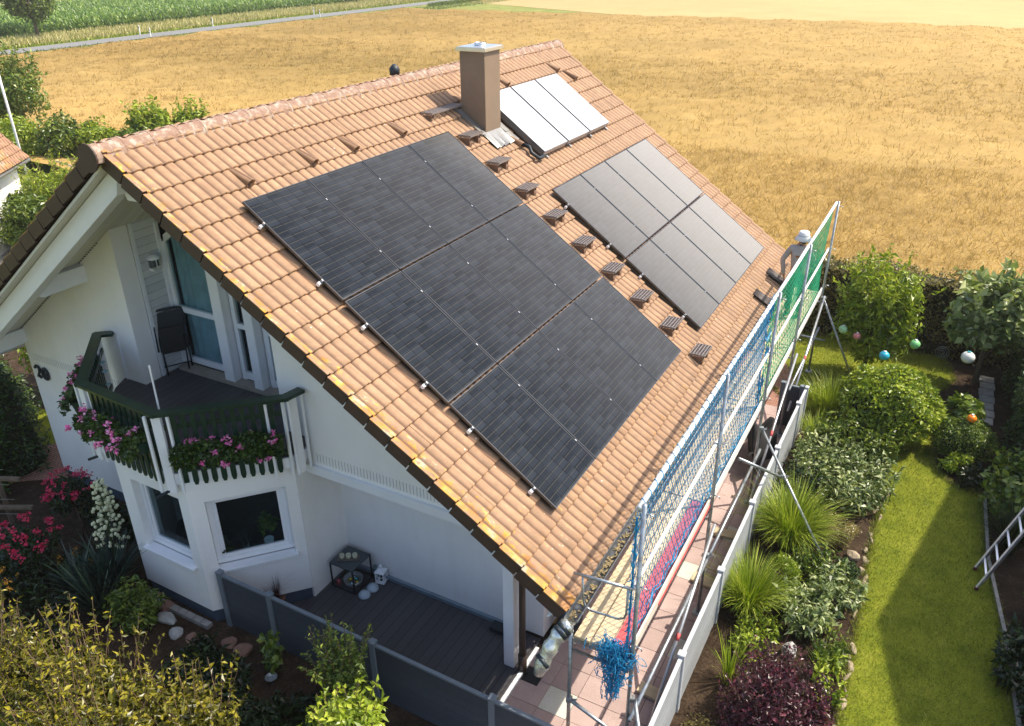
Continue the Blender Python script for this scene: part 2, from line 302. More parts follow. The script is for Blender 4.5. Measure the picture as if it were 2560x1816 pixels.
def bush(name, label, cat, center, rad, n, size, m, lumps=14, lr=.38, aspect=.5, group=None, trunk=None, seed=1, core=None, droop=.15, parent=None, part='foliage', upb=.5, flat=False, sv=.35, fill=.25):
    rng = np.random.default_rng(seed); cx, cy, cz = center
    root = parent or thing(name, label, cat, (cx, cy, 0), group)
    P, out, lc, ls = lumpy(center, rad, n, lumps, rng, lr, fill, flat)
    ok = P[:, 2] > .02; P = P[ok]; out = out[ok]
    V, F = leaf_arrays(P, size, out, aspect, rng, upb, droop, sv)
    rnd = (rng.uniform(0, 1, len(P)) * .75 + .25 * rng.uniform(0, 1, lumps)[rng.integers(0, lumps, len(P))])
    np_mesh(part, V, F, m, root, rnd)
    if core:
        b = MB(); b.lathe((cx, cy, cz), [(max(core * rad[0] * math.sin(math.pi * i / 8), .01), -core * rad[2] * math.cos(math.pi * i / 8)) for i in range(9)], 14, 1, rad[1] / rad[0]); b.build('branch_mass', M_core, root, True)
    if trunk:
        b = MB(); top = Vector((cx, cy, cz)); base = Vector((cx + rng.uniform(-.05, .05), cy, 0)); tr, M_t = trunk
        b.tube([base, base.lerp(top, .5) + Vector((rng.normal() * .04, rng.normal() * .04, 0)), top], [tr, tr * .75, tr * .5], 8)
        for i in range(min(len(lc), 12)):
            q = Vector(np.array(center) + lc[i] * np.array(rad) * .9); st = base.lerp(top, rng.uniform(.35, .9))
            b.tube([st, st.lerp(q, .5) + Vector((0, 0, .05 * rad[2])), q], [tr * .45, tr * .3, tr * .12], 5)
        b.build('trunk' if tr > .03 else 'stem', M_t, root, True)
    return root
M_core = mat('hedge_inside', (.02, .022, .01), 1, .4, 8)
M_bark = mat('bark', (.11, .085, .06), .9, .25, 20, bmp=.5)
M_twig = mat('twig', (.16, .10, .06), .8, .25, 20, bmp=.2)
def ribbons(center, n, h, spread, wd, rng, segs=4, up=.8, base=.06, arch=1.0, hv=.25):
    """arching strap leaves: returns V,F,rnd"""
    c = np.array(center, float); az = rng.uniform(0, 2 * np.pi, n); tilt = rng.uniform(.05, 1, n) ** .8 * spread; L = h * (1 + hv * rng.normal(size=n)).clip(.35, 1.6)
    b0 = c + np.stack([np.cos(az) * base * rng.uniform(0, 1, n), np.sin(az) * base * rng.uniform(0, 1, n), np.zeros(n)], 1)
    dirx = np.stack([np.cos(az), np.sin(az), np.zeros(n)], 1); side = np.stack([-np.sin(az), np.cos(az), np.zeros(n)], 1)
    V = []; 
    pos = b0.copy(); ang = tilt * .35
    for s in range(segs + 1):
        f = s / segs; ww = wd * (1 - f ** 2 * .97) * (.6 + .4 * min(1, f * 4)); V.append(pos + side * ww / 2); V.append(pos - side * ww / 2)
        a = ang + tilt * arch * f * 1.1
        pos = pos + (dirx * np.sin(a)[:, None] + np.array([0, 0, 1]) * np.cos(a)[:, None]) * (L / segs)[:, None]
    V = np.stack(V, 1); k = 2 * (segs + 1); F = []
    for s in range(segs): F.append(np.array([2 * s, 2 * s + 1, 2 * s + 3, 2 * s + 2]))
    F = (np.arange(n)[:, None, None] * k + np.array(F)[None]).reshape(-1, 4); V = V.reshape(-1, 3); V[:, 2] = V[:, 2].clip(.01, None)
    return V, F, np.repeat(rng.uniform(0, 1, n), segs)
def join(*arrs):
    V, F, R_ = [], [], []; o = 0
    for v, f, r in arrs: V.append(v); F.append(f + o); R_.append(r); o += len(v)
    return np.concatenate(V), np.concatenate(F), np.concatenate(R_)
G = lambda *c: c
L_dark = leafmat('leaf_dark_green', [(0, (.007, .019, .004)), (.6, (.018, .040, .008)), (1, (.045, .08, .014))])
L_mid = leafmat('leaf_mid_green', [(0, (.035, .075, .008)), (.6, (.13, .20, .022)), (1, (.33, .38, .06))])
L_bright = leafmat('leaf_bright_green', [(0, (.08, .14, .008)), (.6, (.27, .36, .022)), (1, (.55, .60, .08))])
L_yel = leafmat('leaf_yellow_green', [(0, (.022, .030, .004)), (.5, (.115, .115, .010)), (1, (.42, .36, .030))])
L_grey = leafmat('leaf_grey_green', [(0, (.06, .10, .025)), (.6, (.24, .31, .10)), (1, (.62, .66, .34))])
L_purp = leafmat('leaf_purple', [(0, (.018, .004, .008)), (.6, (.060, .010, .020)), (1, (.17, .035, .055))], trans=.2)
L_red = leafmat('leaf_reddish_heather', [(0, (.12, .11, .03)), (.5, (.30, .25, .07)), (1, (.45, .33, .15))])
L_blue = leafmat('leaf_blue_green', [(0, (.008, .022, .017)), (.6, (.024, .052, .038)), (1, (.08, .13, .07))], trans=.15)
L_grass = leafmat('leaf_ornamental_grass', [(0, (.08, .15, .01)), (.6, (.28, .38, .02)), (1, (.62, .66, .12))])
L_thuja = leafmat('leaf_thuja', [(0, (.015, .04, .006)), (.6, (.04, .085, .012)), (1, (.10, .16, .02))], trans=.2)
P_pink = leafmat('petal_pink', [(0, (.80, .08, .36)), (.6, (.92, .26, .55)), (1, (.95, .62, .80))], trans=.2)
P_rose = leafmat('petal_crimson', [(0, (.40, .005, .05)), (.7, (.62, .015, .09)), (1, (.7, .05, .16))], trans=.2)
P_cream = leafmat('petal_cream', [(0, (.55, .55, .30)), (1, (.85, .85, .62))], trans=.2)
P_orange = leafmat('petal_orange', [(0, (.75, .30, .01)), (1, (.85, .45, .02))], trans=.2)

# ------------------------------------------------------------ ground, fields, road
H0 = 6.89; TH = 0.6258394; CS, SN = math.cos(TH), math.sin(TH); PC = .3294537
def RP(s, y, n=0.): return Vector((s * CS + n * SN, y, H0 - s * SN + n * CS))          # right roof slope: s down the slope, n off it
def LP(s, y, n=0.): return Vector((-.26 - s * CS - n * SN, y, H0 - s * SN + n * CS))   # left roof slope
def sheet(name, poly, z, m, kind='structure'):
    me = bpy.data.meshes.new(name); o = link(name, me, m); me.from_pydata([(a, b_, z) for a, b_ in poly], [], [tuple(range(len(poly)))]); me.polygons[0].use_smooth = False; me.update(); return tag(o, kind=kind)
def groundmat(name, stops, s1=.6, s2=30, rough=.95, bs=.6, bd=.03, big=.02):
    m, t, b = newmat(name); n1 = noise(t, s1, 8, .7); r = ramp(t, stops); n2 = noise(t, s2, 6, .75)
    mx = nd(t, 'ShaderNodeMix'); mx.inputs[0].default_value = .5; t.links.new(n1.outputs[0], mx.inputs[2]); t.links.new(n2.outputs[0], mx.inputs[3]); t.links.new(mx.outputs[0], r.inputs[0])
    n3 = noise(t, big, 4); r3 = ramp(t, [(.3, (.82, .84, .8)), (.7, (1.12, 1.1, 1.08))]); t.links.new(n3.outputs[0], r3.inputs[0])
    t.links.new(mixc(t, 1, r.outputs[0], r3.outputs[0], 'MULTIPLY'), b.inputs[0]); b.inputs['Roughness'].default_value = rough; b.inputs['Specular IOR Level'].default_value = .15
    bump(t, b, n2.outputs[0], bs, bd); return m
M_soil = groundmat('garden_soil', [(.35, (.018, .011, .007)), (.5, (.05, .032, .02)), (.68, (.12, .08, .052))], 3, 25, bs=.9)
M_lawn = groundmat('lawn_grass', [(.34, (.05, .085, .008)), (.48, (.17, .20, .014)), (.60, (.27, .28, .03)), (.70, (.42, .37, .11))], 2.2, 45, bs=.8)
M_mead = groundmat('rough_meadow', [(.3, (.07, .10, .02)), (.5, (.20, .22, .05)), (.7, (.40, .36, .12))], .5, 10)
M_wheat = groundmat('ripe_grain_canopy', [(.3, (.29, .185, .058)), (.5, (.37, .242, .081)), (.7, (.44, .305, .115))], .35, 7, bs=.4, bd=.12, big=.03)
M_stub = groundmat('pale_harvested_field', [(.3, (.40, .275, .115)), (.5, (.45, .32, .14)), (.7, (.50, .37, .18))], .15, 3, big=.012)
M_asph = groundmat('asphalt', [(.3, (.17, .17, .175)), (.7, (.25, .25, .25))], 2, 60, bs=.2, bd=.01)
sheet('ground', [(-900, -300), (700, -300), (700, 1500), (-900, 1500)], -.012, M_mead)
sheet('garden_ground', [(-16, -14), (14, -14), (14, 14.9), (-16, 14.9)], -.004, M_soil)
sheet('harvested_field', [(-76.5, 131), (-35, 110), (12, 103.5), (300, 80), (700, 400), (700, 1400), (-76, 1400)], .02, M_stub)
sheet('road', [(-74.5, -20), (-73.9, 42), (-75.6, 80), (-77.6, 131), (-77, 600), (-82, 600), (-81.8, 131), (-79.6, 80), (-77.9, 42), (-78.5, -20)], .03, M_asph)
lawn_poly = [(8.7, -1), (8.73, 2.47), (8.72, 3.66), (8.69, 4.84), (8.66, 6.12), (8.64, 7.18), (8.55, 8.45), (8.0, 9.4), (7.0, 9.8), (6.3, 10.6), (5.2, 12), (5.4, 14.3), (9.3, 14.4), (9.6, 13.3), (9.2, 12.2), (9.3, 10.9), (9.4, 10.0), (9.4, 9.3), (9.7, 8.8), (10.25, 8.7), (10.35, 6.75), (10.6, 5.0), (10.75, 3.4), (10.9, -1)]
sheet('lawn', lawn_poly, .004, M_lawn)
sheet('back_lawn', [(-16, 2.6), (-5.9, 2.6), (-5.9, -6), (-4.2, -6), (-3.6, -1.2), (-2.5, -2.2), (-1.5, -1.6), (0, -2.5), (0, -6), (-16, -6)][::-1], .004, M_lawn)
def in_poly(P, poly):
    x, y = P[:, 0], P[:, 1]; r = np.zeros(len(P), bool); n = len(poly); j = n - 1
    for i in range(n):
        xi, yi = poly[i]; xj, yj = poly[j]
        c = ((yi > y) != (yj > y)) & (x < (xj - xi) * (y - yi) / (yj - yi + 1e-12) + xi); r ^= c; j = i
    return r
def blades(P, h, wd, lean, rng, heads=False):
    n = len(P); a = rng.uniform(0, 2 * np.pi, n); side = np.stack([np.cos(a), np.sin(a), np.zeros(n)], 1) * (wd / 2)
    L = (h * rng.uniform(.55, 1.2, n))[:, None]; ld_ = rng.normal(size=(n, 3)) * lean; ld_[:, 2] = 1; ld_ /= np.linalg.norm(ld_, axis=1, keepdims=True)
    tip = P + ld_ * L; V = np.stack([P - side, P + side, tip + side * .35, tip - side * .35], 1).reshape(-1, 3)
    return V, np.arange(4 * n).reshape(-1, 4), rng.uniform(0, 1, n)
rng = np.random.default_rng(3)
LG = leafmat('lawn_blade', [(0, (.06, .10, .008)), (.5, (.21, .25, .016)), (1, (.50, .46, .11))], trans=.3, rough=.6)
Q = rng.uniform((5.2, -1, 0), (11, 14.4, 0), (150000, 3)); Q[:, 2] = .004; Q = Q[in_poly(Q, lawn_poly)]
V, F, R_ = blades(Q, .045, .006, .5, rng); tag(np_mesh('grass', V, F, LG, None, R_), kind='stuff')
eg = []
for (a0, a1), (b0, b1) in zip(lawn_poly, lawn_poly[1:] + lawn_poly[:1]):
    L_ = math.hypot(b0 - a0, b1 - a1); k_ = int(L_ * 420); u = rng.uniform(0, 1, k_); eg.append(np.stack([a0 + (b0 - a0) * u, a1 + (b1 - a1) * u, np.full(k_, .004)], 1) + rng.normal(size=(k_, 3)) * np.array([.035, .035, 0]))
V, F, R_ = blades(np.concatenate(eg), .085, .007, .8, rng); tag(np_mesh('grass', V, F, LG, None, R_), kind='stuff')
Q2 = Q[rng.uniform(0, 1, len(Q)) < .06]; V, F, R_ = blades(Q2[np.sin(Q2[:, 0] * 5 + Q2[:, 1] * 3) + np.sin(Q2[:, 1] * 4.3) > .3], .08, .009, .9, rng); tag(np_mesh('grass', V, F, LG, None, R_), kind='stuff')
def croptone(m):
    t = m.node_tree; b = t.nodes['Principled BSDF']; src = b.inputs['Base Color'].links[0].from_socket; g = nd(t, 'ShaderNodeNewGeometry')
    mp = nd(t, 'ShaderNodeMapping'); mp.inputs['Rotation'].default_value = (0, 0, .5); mp.inputs['Scale'].default_value = (.35, 1, 1); t.links.new(g.outputs['Position'], mp.inputs[0]); n = noise(t, .035, 3, .5, mp.outputs[0])
    sp = nd(t, 'ShaderNodeSeparateXYZ'); t.links.new(g.outputs['Position'], sp.inputs[0]); mr = nd(t, 'ShaderNodeMapRange'); mr.inputs[1].default_value = -25; mr.inputs[2].default_value = -62; mr.inputs[3].default_value = .0; mr.inputs[4].default_value = -.22; t.links.new(sp.outputs[0], mr.inputs[0])
    ad = nd(t, 'ShaderNodeMath', operation='ADD'); t.links.new(n.outputs[0], ad.inputs[0]); t.links.new(mr.outputs[0], ad.inputs[1])
    n2 = noise(t, .6, 4, .6, g.outputs['Position']); n3 = nd(t, 'ShaderNodeMath', operation='MULTIPLY'); n3.inputs[1].default_value = .35; t.links.new(n2.outputs[0], n3.inputs[0]); ad2 = nd(t, 'ShaderNodeMath', operation='ADD'); t.links.new(ad.outputs[0], ad2.inputs[0]); t.links.new(n3.outputs[0], ad2.inputs[1])
    r = ramp(t, [(.35, (.66, .65, .54)), (.60, (.92, .92, .90)), (.82, (1.10, 1.10, 1.10))]); t.links.new(ad2.outputs[0], r.inputs[0]); t.links.new(mixc(t, 1, src, r.outputs[0], 'MULTIPLY'), b.inputs['Base Color'])
croptone(M_wheat)
# ripe grain: a rolling canopy, with stalks standing out of it where they are near enough to be told apart
def hills(x, y): return .07 * np.sin(x * .9 + 1.3 * np.sin(y * .5)) + .05 * np.sin(y * 1.1 + x * .35) + .03 * np.sin(x * 2.3 - y * 1.7) + .02 * np.sin(x * 4.1 + y * 3.3)
def f_edge(y): return -68.6 - (y - 42) * .042
gx = np.concatenate([np.arange(-73, -36, 1.0), np.arange(-36, 44, .35), np.arange(44, 160, 1.5)]); gy = np.concatenate([np.arange(15.6, 45, .35), np.arange(45, 106, .8)])
X, Y = np.meshgrid(gx, gy); X = np.maximum(X, f_edge(Y)); top = 104.2 + np.maximum(0, -(X - 12)) * .15 + np.maximum(0, -X - 35) * .25
Yc = np.minimum(Y, top); Z = .52 + hills(X, Yc); V = np.stack([X, Yc, Z], -1).reshape(-1, 3); ny, nx = X.shape
idx = np.arange(ny * nx).reshape(ny, nx); F = np.stack([idx[:-1, :-1], idx[:-1, 1:], idx[1:, 1:], idx[1:, :-1]], -1).reshape(-1, 4)
tag(np_mesh('grain_field', V, F, M_wheat, None, None, True), kind='stuff')
L_wheat = leafmat('ripe_stalk', [(0, (.30, .195, .062)), (.5, (.385, .26, .09)), (1, (.49, .355, .155))], trans=.5, rough=.6)
croptone(L_wheat)
def straw(n, x0, x1, y0, y1, k, h, wd, lean, name, base=.45):
    c = np.stack([rng.uniform(x0, x1, n), y0 + (y1 - y0) * rng.uniform(0, 1, n) ** 1.1, np.zeros(n)], 1); c = c[c[:, 0] > f_edge(c[:, 1]) + .2]
    c[:, 2] = base + hills(c[:, 0], c[:, 1]); P = np.repeat(c, k, 0) + rng.normal(size=(len(c) * k, 3)) * np.array([.10, .10, .02])
    tl = rng.normal(size=(len(c), 3)) * .35; V, F, R_ = blades(P, h, wd, lean, rng)
    R_ = R_ * .6 + .4 * np.repeat(rng.uniform(0, 1, len(c)), k); tag(np_mesh(name, V, F, L_wheat, None, R_), kind='stuff')
straw(17000, -10, 24, 15.6, 32, 10, .30, .016, 1.6, 'grain_stalks')
straw(24000, -74, 36, 20, 62, 7, .30, .035, 1.6, 'grain_stalks')
straw(16000, -74, 60, 45, 104, 6, .28, .06, 1.6, 'grain_stalks')
# roadside strip of dry grass, maize beyond it
def lane(n, x0, x1, y0, y1): y = rng.uniform(y0, y1, n); return np.stack([rng.uniform(x0, x1, n) - (y - 42) * .045, y, np.zeros(n)], 1)
V, F, R_ = blades(np.stack([rng.uniform(-74.3, -68.4, 9000) - 0, rng.uniform(20, 150, 9000), np.zeros(9000)], 1), .22, .10, .6, rng); tag(np_mesh('verge_grass', V, F, L_mid, None, R_), kind='stuff')
L_dry = leafmat('dry_grass', [(0, (.22, .26, .05)), (.5, (.48, .42, .14)), (1, (.75, .65, .35))], trans=.2, rough=.7)
V, F, R_ = blades(lane(26000, -85.5, -78.6, 36, 150), .75, .10, .35, rng); tag(np_mesh('verge_grass', V, F, L_dry, None, R_), kind='stuff')
V, F, R_ = blades(lane(8000, -79.3, -78.3, 36, 150), .25, .12, .4, rng); tag(np_mesh('verge_grass', V, F, L_bright, None, R_), kind='stuff')
V, F, R_ = blades(lane(5000, -78.2, -76.5, 118, 150) + np.array([6.5, 0, 0]), .5, .12, .4, rng); tag(np_mesh('verge_grass', V, F, L_mid, None, R_), kind='stuff')
L_corn = leafmat('maize_leaf', [(0, (.035, .10, .008)), (.5, (.12, .24, .02)), (1, (.34, .46, .08))], trans=.35, rough=.4)
yy = np.arange(34, 165, .24); rows = []
for i in range(44): y_ = yy + rng.uniform(-.1, .1, len(yy)); rows.append(np.stack([-86.2 - i * .75 - (y_ - 42) * .045 + rng.uniform(-.1, .1, len(yy)), y_, np.full(len(yy), .6)], 1))
C_ = np.concatenate(rows); P = np.repeat(C_, 4, 0); P[:, 2] += rng.uniform(0, 1.1, len(P)); n = len(P)
a = rng.uniform(0, 2 * np.pi, n); d = np.stack([np.cos(a), np.sin(a), np.zeros(n)], 1); sd = np.stack([-np.sin(a), np.cos(a), np.zeros(n)], 1) * .06
L = rng.uniform(.45, .8, n)[:, None]; mid = P + d * L * .45 + np.array([0, 0, 1]) * L * .55; tip = P + d * L + np.array([0, 0, 1]) * L * rng.uniform(-.1, .45, (n, 1))
V = np.stack([P - sd * .5, P + sd * .5, mid + sd, mid - sd, tip], 1).reshape(-1, 3); base = np.arange(n)[:, None] * 5
F = np.concatenate([base + np.array([[0, 1, 2, 3]]), base + np.array([[3, 2, 4, 4]])]); F = F[:n]
F2 = (base + np.array([[3, 2, 4, 4]]))
V = np.concatenate([V]); Fq = np.concatenate([F, np.stack([base[:, 0] + 3, base[:, 0] + 2, base[:, 0] + 4, base[:, 0] + 4], 1)])
V = np.concatenate([V, tip + sd * .05]); Fq[n:, 3] = 5 * n + np.arange(n)
tag(np_mesh('maize_field', V, Fq, L_corn, None, np.tile(rng.uniform(0, 1, n), 2)), kind='stuff')
M_cornbase = groundmat('maize_base_green', [(.3, (.02, .05, .006)), (.7, (.07, .14, .015))], 1, 6)  # dark green body below the maize leaves
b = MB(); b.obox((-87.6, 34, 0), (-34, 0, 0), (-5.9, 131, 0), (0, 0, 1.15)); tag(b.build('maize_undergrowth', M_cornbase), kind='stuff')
for i, (x, y) in enumerate([(-75.0, 61.4), (-79.0, 63.2), (-79.6, 75), (-79.9, 95), (-76.2, 92)]):
    t_ = thing('delineator_post', ['white delineator post with black band on the field side of the road, nearest the house', 'white delineator post with black band beyond the road, left of the other by the maize', 'white delineator post leaning in the dry grass, right of the other on the maize side', 'small white delineator post far along the maize side of the road', 'small white delineator post far along the field side of the road'][i], 'road post', (x, y, 0), 'delineator posts along the road')
    b = MB(); b.prism([(x - .06, y - .05, 0), (x + .06, y - .05, 0), (x, y + .07, 0)], (0, .03, 1.05)); b.build('post', M_wht, t_)
    b = MB(); b.prism([(x - .07, y - .06, .72), (x + .07, y - .06, .72), (x, y + .08, .72)], (0, .008, .2)); b.build('band', M_blackm, t_)
bush('roadside_tree', 'round leafy tree standing by the road in front of the maize', 'tree', (-83.5, 53.5, 4.6), (3.1, 3.1, 3.3), 9000, .30, L_mid, 26, .34, .6, trunk=(.22, M_bark), seed=5)
bush('wayside_tree', 'small dark tree at the far end of the maize edge', 'tree', (-90, 118, 3), (2, 2, 2.4), 2500, .35, L_dark, 12, .4, .6, trunk=(.15, M_bark), seed=6)

# ------------------------------------------------------------ the house
house = thing('house', 'white gabled house with brown clay tiled roof, balcony bay and number 20', 'house', (0, 0, 0))
def under(x): return (H0 - .724 * x if x > -.13 else H0 + .188 + .724 * x) - .235
YW = 1.15
b = MB()
b.prism([(-5.1, YW, .25), (-2.0, YW, .25), (-2.0, YW, under(-2.0)), (-5.1, YW, under(-5.1))], (0, .3, 0))
b.prism([(-2.0, YW, .25), (1.235, YW, .25), (1.235, YW, 2.72), (-2.0, YW, 2.72)], (0, .3, 0))
b.prism([(.9, YW + .002, 2.72), (.9, YW + .002, under(.9)), (4.70, YW + .002, under(4.70)), (4.70, YW + .002, 2.41), (1.24, YW + .002, 2.41), (1.24, YW + .002, 2.72)], (0, .3, 0))
b.box(-2.3, -2.001, YW + .3, 1.45, 2.85, under(-2.3)); b.box(.9, 1.2, YW + .302, 2.2, 2.72, under(1.2))
b.build('gable_wall', M_wall, house)
b = MB(); b.box(-5.1, -4.8, YW + .3, 10.9, .25, under(-5.1)); b.box(4.45, 4.75, 1.78, 10.9, .1, under(4.75)); b.prism([(-4.8, 10.6, .1), (4.45, 10.6, .1), (4.45, 10.6, under(4.45)), (-.13, 10.6, under(-.13)), (-4.8, 10.6, under(-4.8))], (0, .3, 0)); b.build('side_wall', M_wall, house)
b = MB(); b.box(1.24, 4.449, 1.78, 2.0, .05, 2.7); b.box(.95, 1.24, .90, 1.78, .05, 2.54); b.build('recess_wall', M_wall, house)
b = MB(); b.box(1.245, 4.60, 1.17, 1.77, 2.43, 2.6); b.build('recess_ceiling', M_soff, house)
# bay with two window openings
def wall_panel(b, p0, p1, z0, z1, th, openings):
    p0, p1 = Vector((*p0, 0)), Vector((*p1, 0)); d = (p1 - p0).normalized(); L = (p1 - p0).length; nrm = Vector((-d.y, d.x, 0)) * th
    xs = 0
    for (a, c, za, zb) in openings:
        b.obox(p0 + d * xs + Vector((0, 0, z0)), d * (a - xs), nrm, Vector((0, 0, z1 - z0)))
        b.obox(p0 + d * a + Vector((0, 0, z0)), d * (c - a), nrm, Vector((0, 0, za - z0))); b.obox(p0 + d * a + Vector((0, 0, zb)), d * (c - a), nrm, Vector((0, 0, z1 - zb))); xs = c
    b.obox(p0 + d * xs + Vector((0, 0, z0)), d * (L - xs), nrm, Vector((0, 0, z1 - z0)))
BA, BB, BC, BD = (-2.17, .89), (-1.19, -.18), (.26, -.20), (1.24, .89)
b = MB(); wall_panel(b, BB, BC, .25, 2.55, .3, [(.27, 1.27, 1.0, 2.24)]); wall_panel(b, BC, BD, .25, 2.549, .3, [(.21, 1.30, .97, 2.19)]); wall_panel(b, BA, BB, .25, 2.548, .3, [])
b.box(-2.17, -1.9, .89, 1.149, .25, 2.547); b.build('bay_wall', M_wall, house)
b = MB(); b.prism([(-2.13, YW - .01, 0), (-2.13, .90, 0), (-1.17, -.14, 0), (.245, -.16, 0), (1.2, .90, 0), (1.2, YW - .01, 0)], (0, 0, .25)); b.box(-5.07, -2.131, YW + .03, YW + .2, 0, .25); b.box(-5.07, -4.9, YW + .2, 10.8, 0, .25); b.build('plinth', M_plinth, house)
def window(name, p0, d, w_, z0, z1, inset, lab, bars=()):
    """frame + pane + sill; p0 = lower outer corner on the wall face, d = direction along the wall"""
    d = Vector(d).normalized(); n_ = Vector((-d.y, d.x, 0)); o = Vector((p0[0], p0[1], 0)) + n_ * inset
    e = bpy.data.objects.new('window', None); COL.objects.link(e); e.parent = house; ORG[e] = ORG[house]; e['label'] = lab
    f = MB(); t1 = .075
    for (a, c, za, zb) in [(0, w_, z0, z0 + t1), (0, w_, z1 - t1, z1), (0, t1, z0 + t1, z1 - t1), (w_ - t1, w_, z0 + t1, z1 - t1)]: f.obox(o + d * a + Vector((0, 0, za)), d * (c - a), n_ * .07, Vector((0, 0, zb - za)))
    t2 = .13
    for (a, c, za, zb) in [(t1, w_ - t1, z0 + t1, z0 + t2), (t1, w_ - t1, z1 - t2, z1 - t1), (t1, t2, z0 + t2, z1 - t2), (w_ - t2, w_ - t1, z0 + t2, z1 - t2)]: f.obox(o + n_ * .02 + d * a + Vector((0, 0, za)), d * (c - a), n_ * .05, Vector((0, 0, zb - za)))
    f.build('window_frame', M_wht, e, bevel=.004)
    g = MB(); g.obox(o + n_ * .045 + d * t2 + Vector((0, 0, z0 + t2)), d * (w_ - 2 * t2), n_ * .01, Vector((0, 0, z1 - z0 - 2 * t2))); g.build('window_pane', M_glass, e)
    s_ = MB(); s_.obox(o - n_ * (inset + .07) - d * .04 + Vector((0, 0, z0 - .045)), d * (w_ + .08), n_ * (inset + .07), Vector((0, 0, .035))); s_.build('window_sill', M_wht, e, bevel=.004)
    return e
dd = (BC[0] - BB[0], BC[1] - BB[1]); dn = Vector((dd[0], dd[1], 0)).normalized(); window('window', (BB[0] + dn.x * .27, BB[1] + dn.y * .27), (*dd, 0), 1.0, 1.04, 2.24, .10, 'front window of the bay')
de = (BD[0] - BC[0], BD[1] - BC[1]); en = Vector((de[0], de[1], 0)).normalized(); window('window', (BC[0] + en.x * .21, BC[1] + en.y * .21), (*de, 0), 1.09, 1.01, 2.19, .10, 'angled window of the bay')
M_room = mat('dark_room', (.05, .045, .04), .9); M_curt = mat('pale_curtain', (.62, .74, .76), .8, .1); M_shelf = mat('dark_wood', (.05, .03, .02), .5)
b = MB(); b.prism([(-1.85, 1.14, .3), (-.95, .12, .3), (.1, .10, .3), (.93, 1.0, .3), (.93, 1.14, .3)], (0, 0, .02)); b.box(-1.85, .93, 1.12, 1.14, .3, 2.5); b.build('room_interior', M_room, house)
b = MB(); b.obox(Vector((BC[0], BC[1], .96)) + en * .2 + Vector((-en.y, en.x, 0)) * .17, en * 1.1, Vector((-en.y, en.x, 0)) * .25, (0, 0, .04)); b.build('inner_sill', M_shelf, house)
nrm2 = Vector((-en.y, en.x, 0))
for (tt, r_, hh, seed, mm) in [(.95, .075, .42, 31, L_mid), (.62, .05, .2, 32, L_blue), (.32, .06, .16, 33, L_dark)]:
    c = Vector((BC[0], BC[1], 1.0)) + en * tt + nrm2 * .28
    k = thing('houseplant', {31: 'leafy houseplant in a white pot behind the angled bay window', 32: 'spidery houseplant in the middle of the angled bay window', 33: 'small houseplant at the left end of the angled bay window'}[seed], 'plant', c, 'houseplants on the inner window sill')
    b = MB(); b.lathe(c, [(r_ * .7, 0), (r_, .13), (r_ * .85, .13), (r_ * .8, .1)], 14); b.build('pot', M_wht if seed == 31 else M_conc, k, True)
    if seed == 32: V, F, R_ = ribbons((c.x, c.y, c.z + .1), 45, .26, 1.3, .012, np.random.default_rng(2)); np_mesh('leaves', V, F, mm, k, R_)
    else: bush('', '', '', (c.x, c.y, c.z + .13 + hh / 2), (.16, .16, hh / 2), 140, .09, mm, 6, .5, .8, seed=seed, parent=k, part='leaves')
b = MB()
for i in range(9): b.tube([Vector((BC[0], BC[1], 2.12)) + en * (1.15 + i * .012) + nrm2 * (.17 + (i % 2) * .03), Vector((BC[0], BC[1], 1.35)) + en * (1.235 + i * .002) + nrm2 * (.17 + (i % 2) * .02)], .014, 5)
b.build('curtain', mat('brown_curtain', (.22, .13, .10), .8), house, True)
# beam, posts, ribs, purlins, rafters, soffit
b = MB(); b.box(1.242, 4.70, 1.10, 1.30, 2.27, 2.41); b.build('beam', M_wht, house, bevel=.006)
b = MB(); b.box(4.47, 4.63, 1.10, 1.26, .06, 2.8); b.build('porch_post', M_wht, house, bevel=.008)
b = MB()
for i in range(48): x = 1.45 + i * .055; b.box(x, x + .006, YW - .003, YW + .001, 2.47, 2.62)
for i in range(46): x = -4.95 + i * .05; b.box(x, x + .006, YW - .003, YW + .001, 2.60, 2.74)
b.build('wall_ribs', mat('rib_grey', (.42, .42, .40), .9), house)  # thin grey lines, darker than the plaster
for x, zt in ((-2.88, 4.72), (-5.06, 3.2)):
    b = MB(); b.prism([(x - .08, YW + .01, zt), (x - .08, YW + .01, zt - .26), (x - .08, .42, zt - .26), (x - .08, .27, zt - .17), (x - .08, .24, zt)], (.16, 0, 0)); b.build('purlin', M_wht, house, bevel=.006)
b = MB(); b.prism([(-.22, 1.9, 6.55), (-.22, 1.9, 6.28), (-.22, .30, 6.28), (-.22, .24, 6.55)], (.18, 0, 0)); b.build('purlin', M_wht, house)
for fn in (RP, LP):
    b = MB(); y0, y1 = .16, .34
    if fn is LP: b.prism([fn(-.1, y0, -.20), fn(7.0, y0, -.20), fn(7.0, y0, -.45), fn(.25, y0, -.45)], (0, y1 - y0, 0)); b.build('rafter', M_wht, house, bevel=.004)
    d0 = .025 if fn is RP else 0; yy0 = .06 if fn is RP else .01
    b = MB(); b.prism([fn(-.14, yy0, -.155 + d0), fn(7.18, yy0, -.155 + d0), fn(7.18, yy0, -.19 + d0 * 1.6), fn(-.14, yy0, -.19 + d0 * 1.6)], (0, 11.98 - yy0, 0)); b.build('soffit', M_soffl, house)
    b = MB(); b.prism([fn(7.16, .0, -.03), fn(7.185, .0, -.03), fn(7.185, .0, -.26), fn(7.16, .0, -.26)], (0, 12.0, 0)); b.build('fascia_board', M_wht, house)
b = MB()                                                            # perforation dots along the wall heads
for i in range(46): s = 2.7 + i * .075; p = LP(s, YW - .012, -.20); b.cbox(p, .03, .012, .012)
b.build('vent_slots', mat('vent_dark', (.06, .055, .05), .9), house)
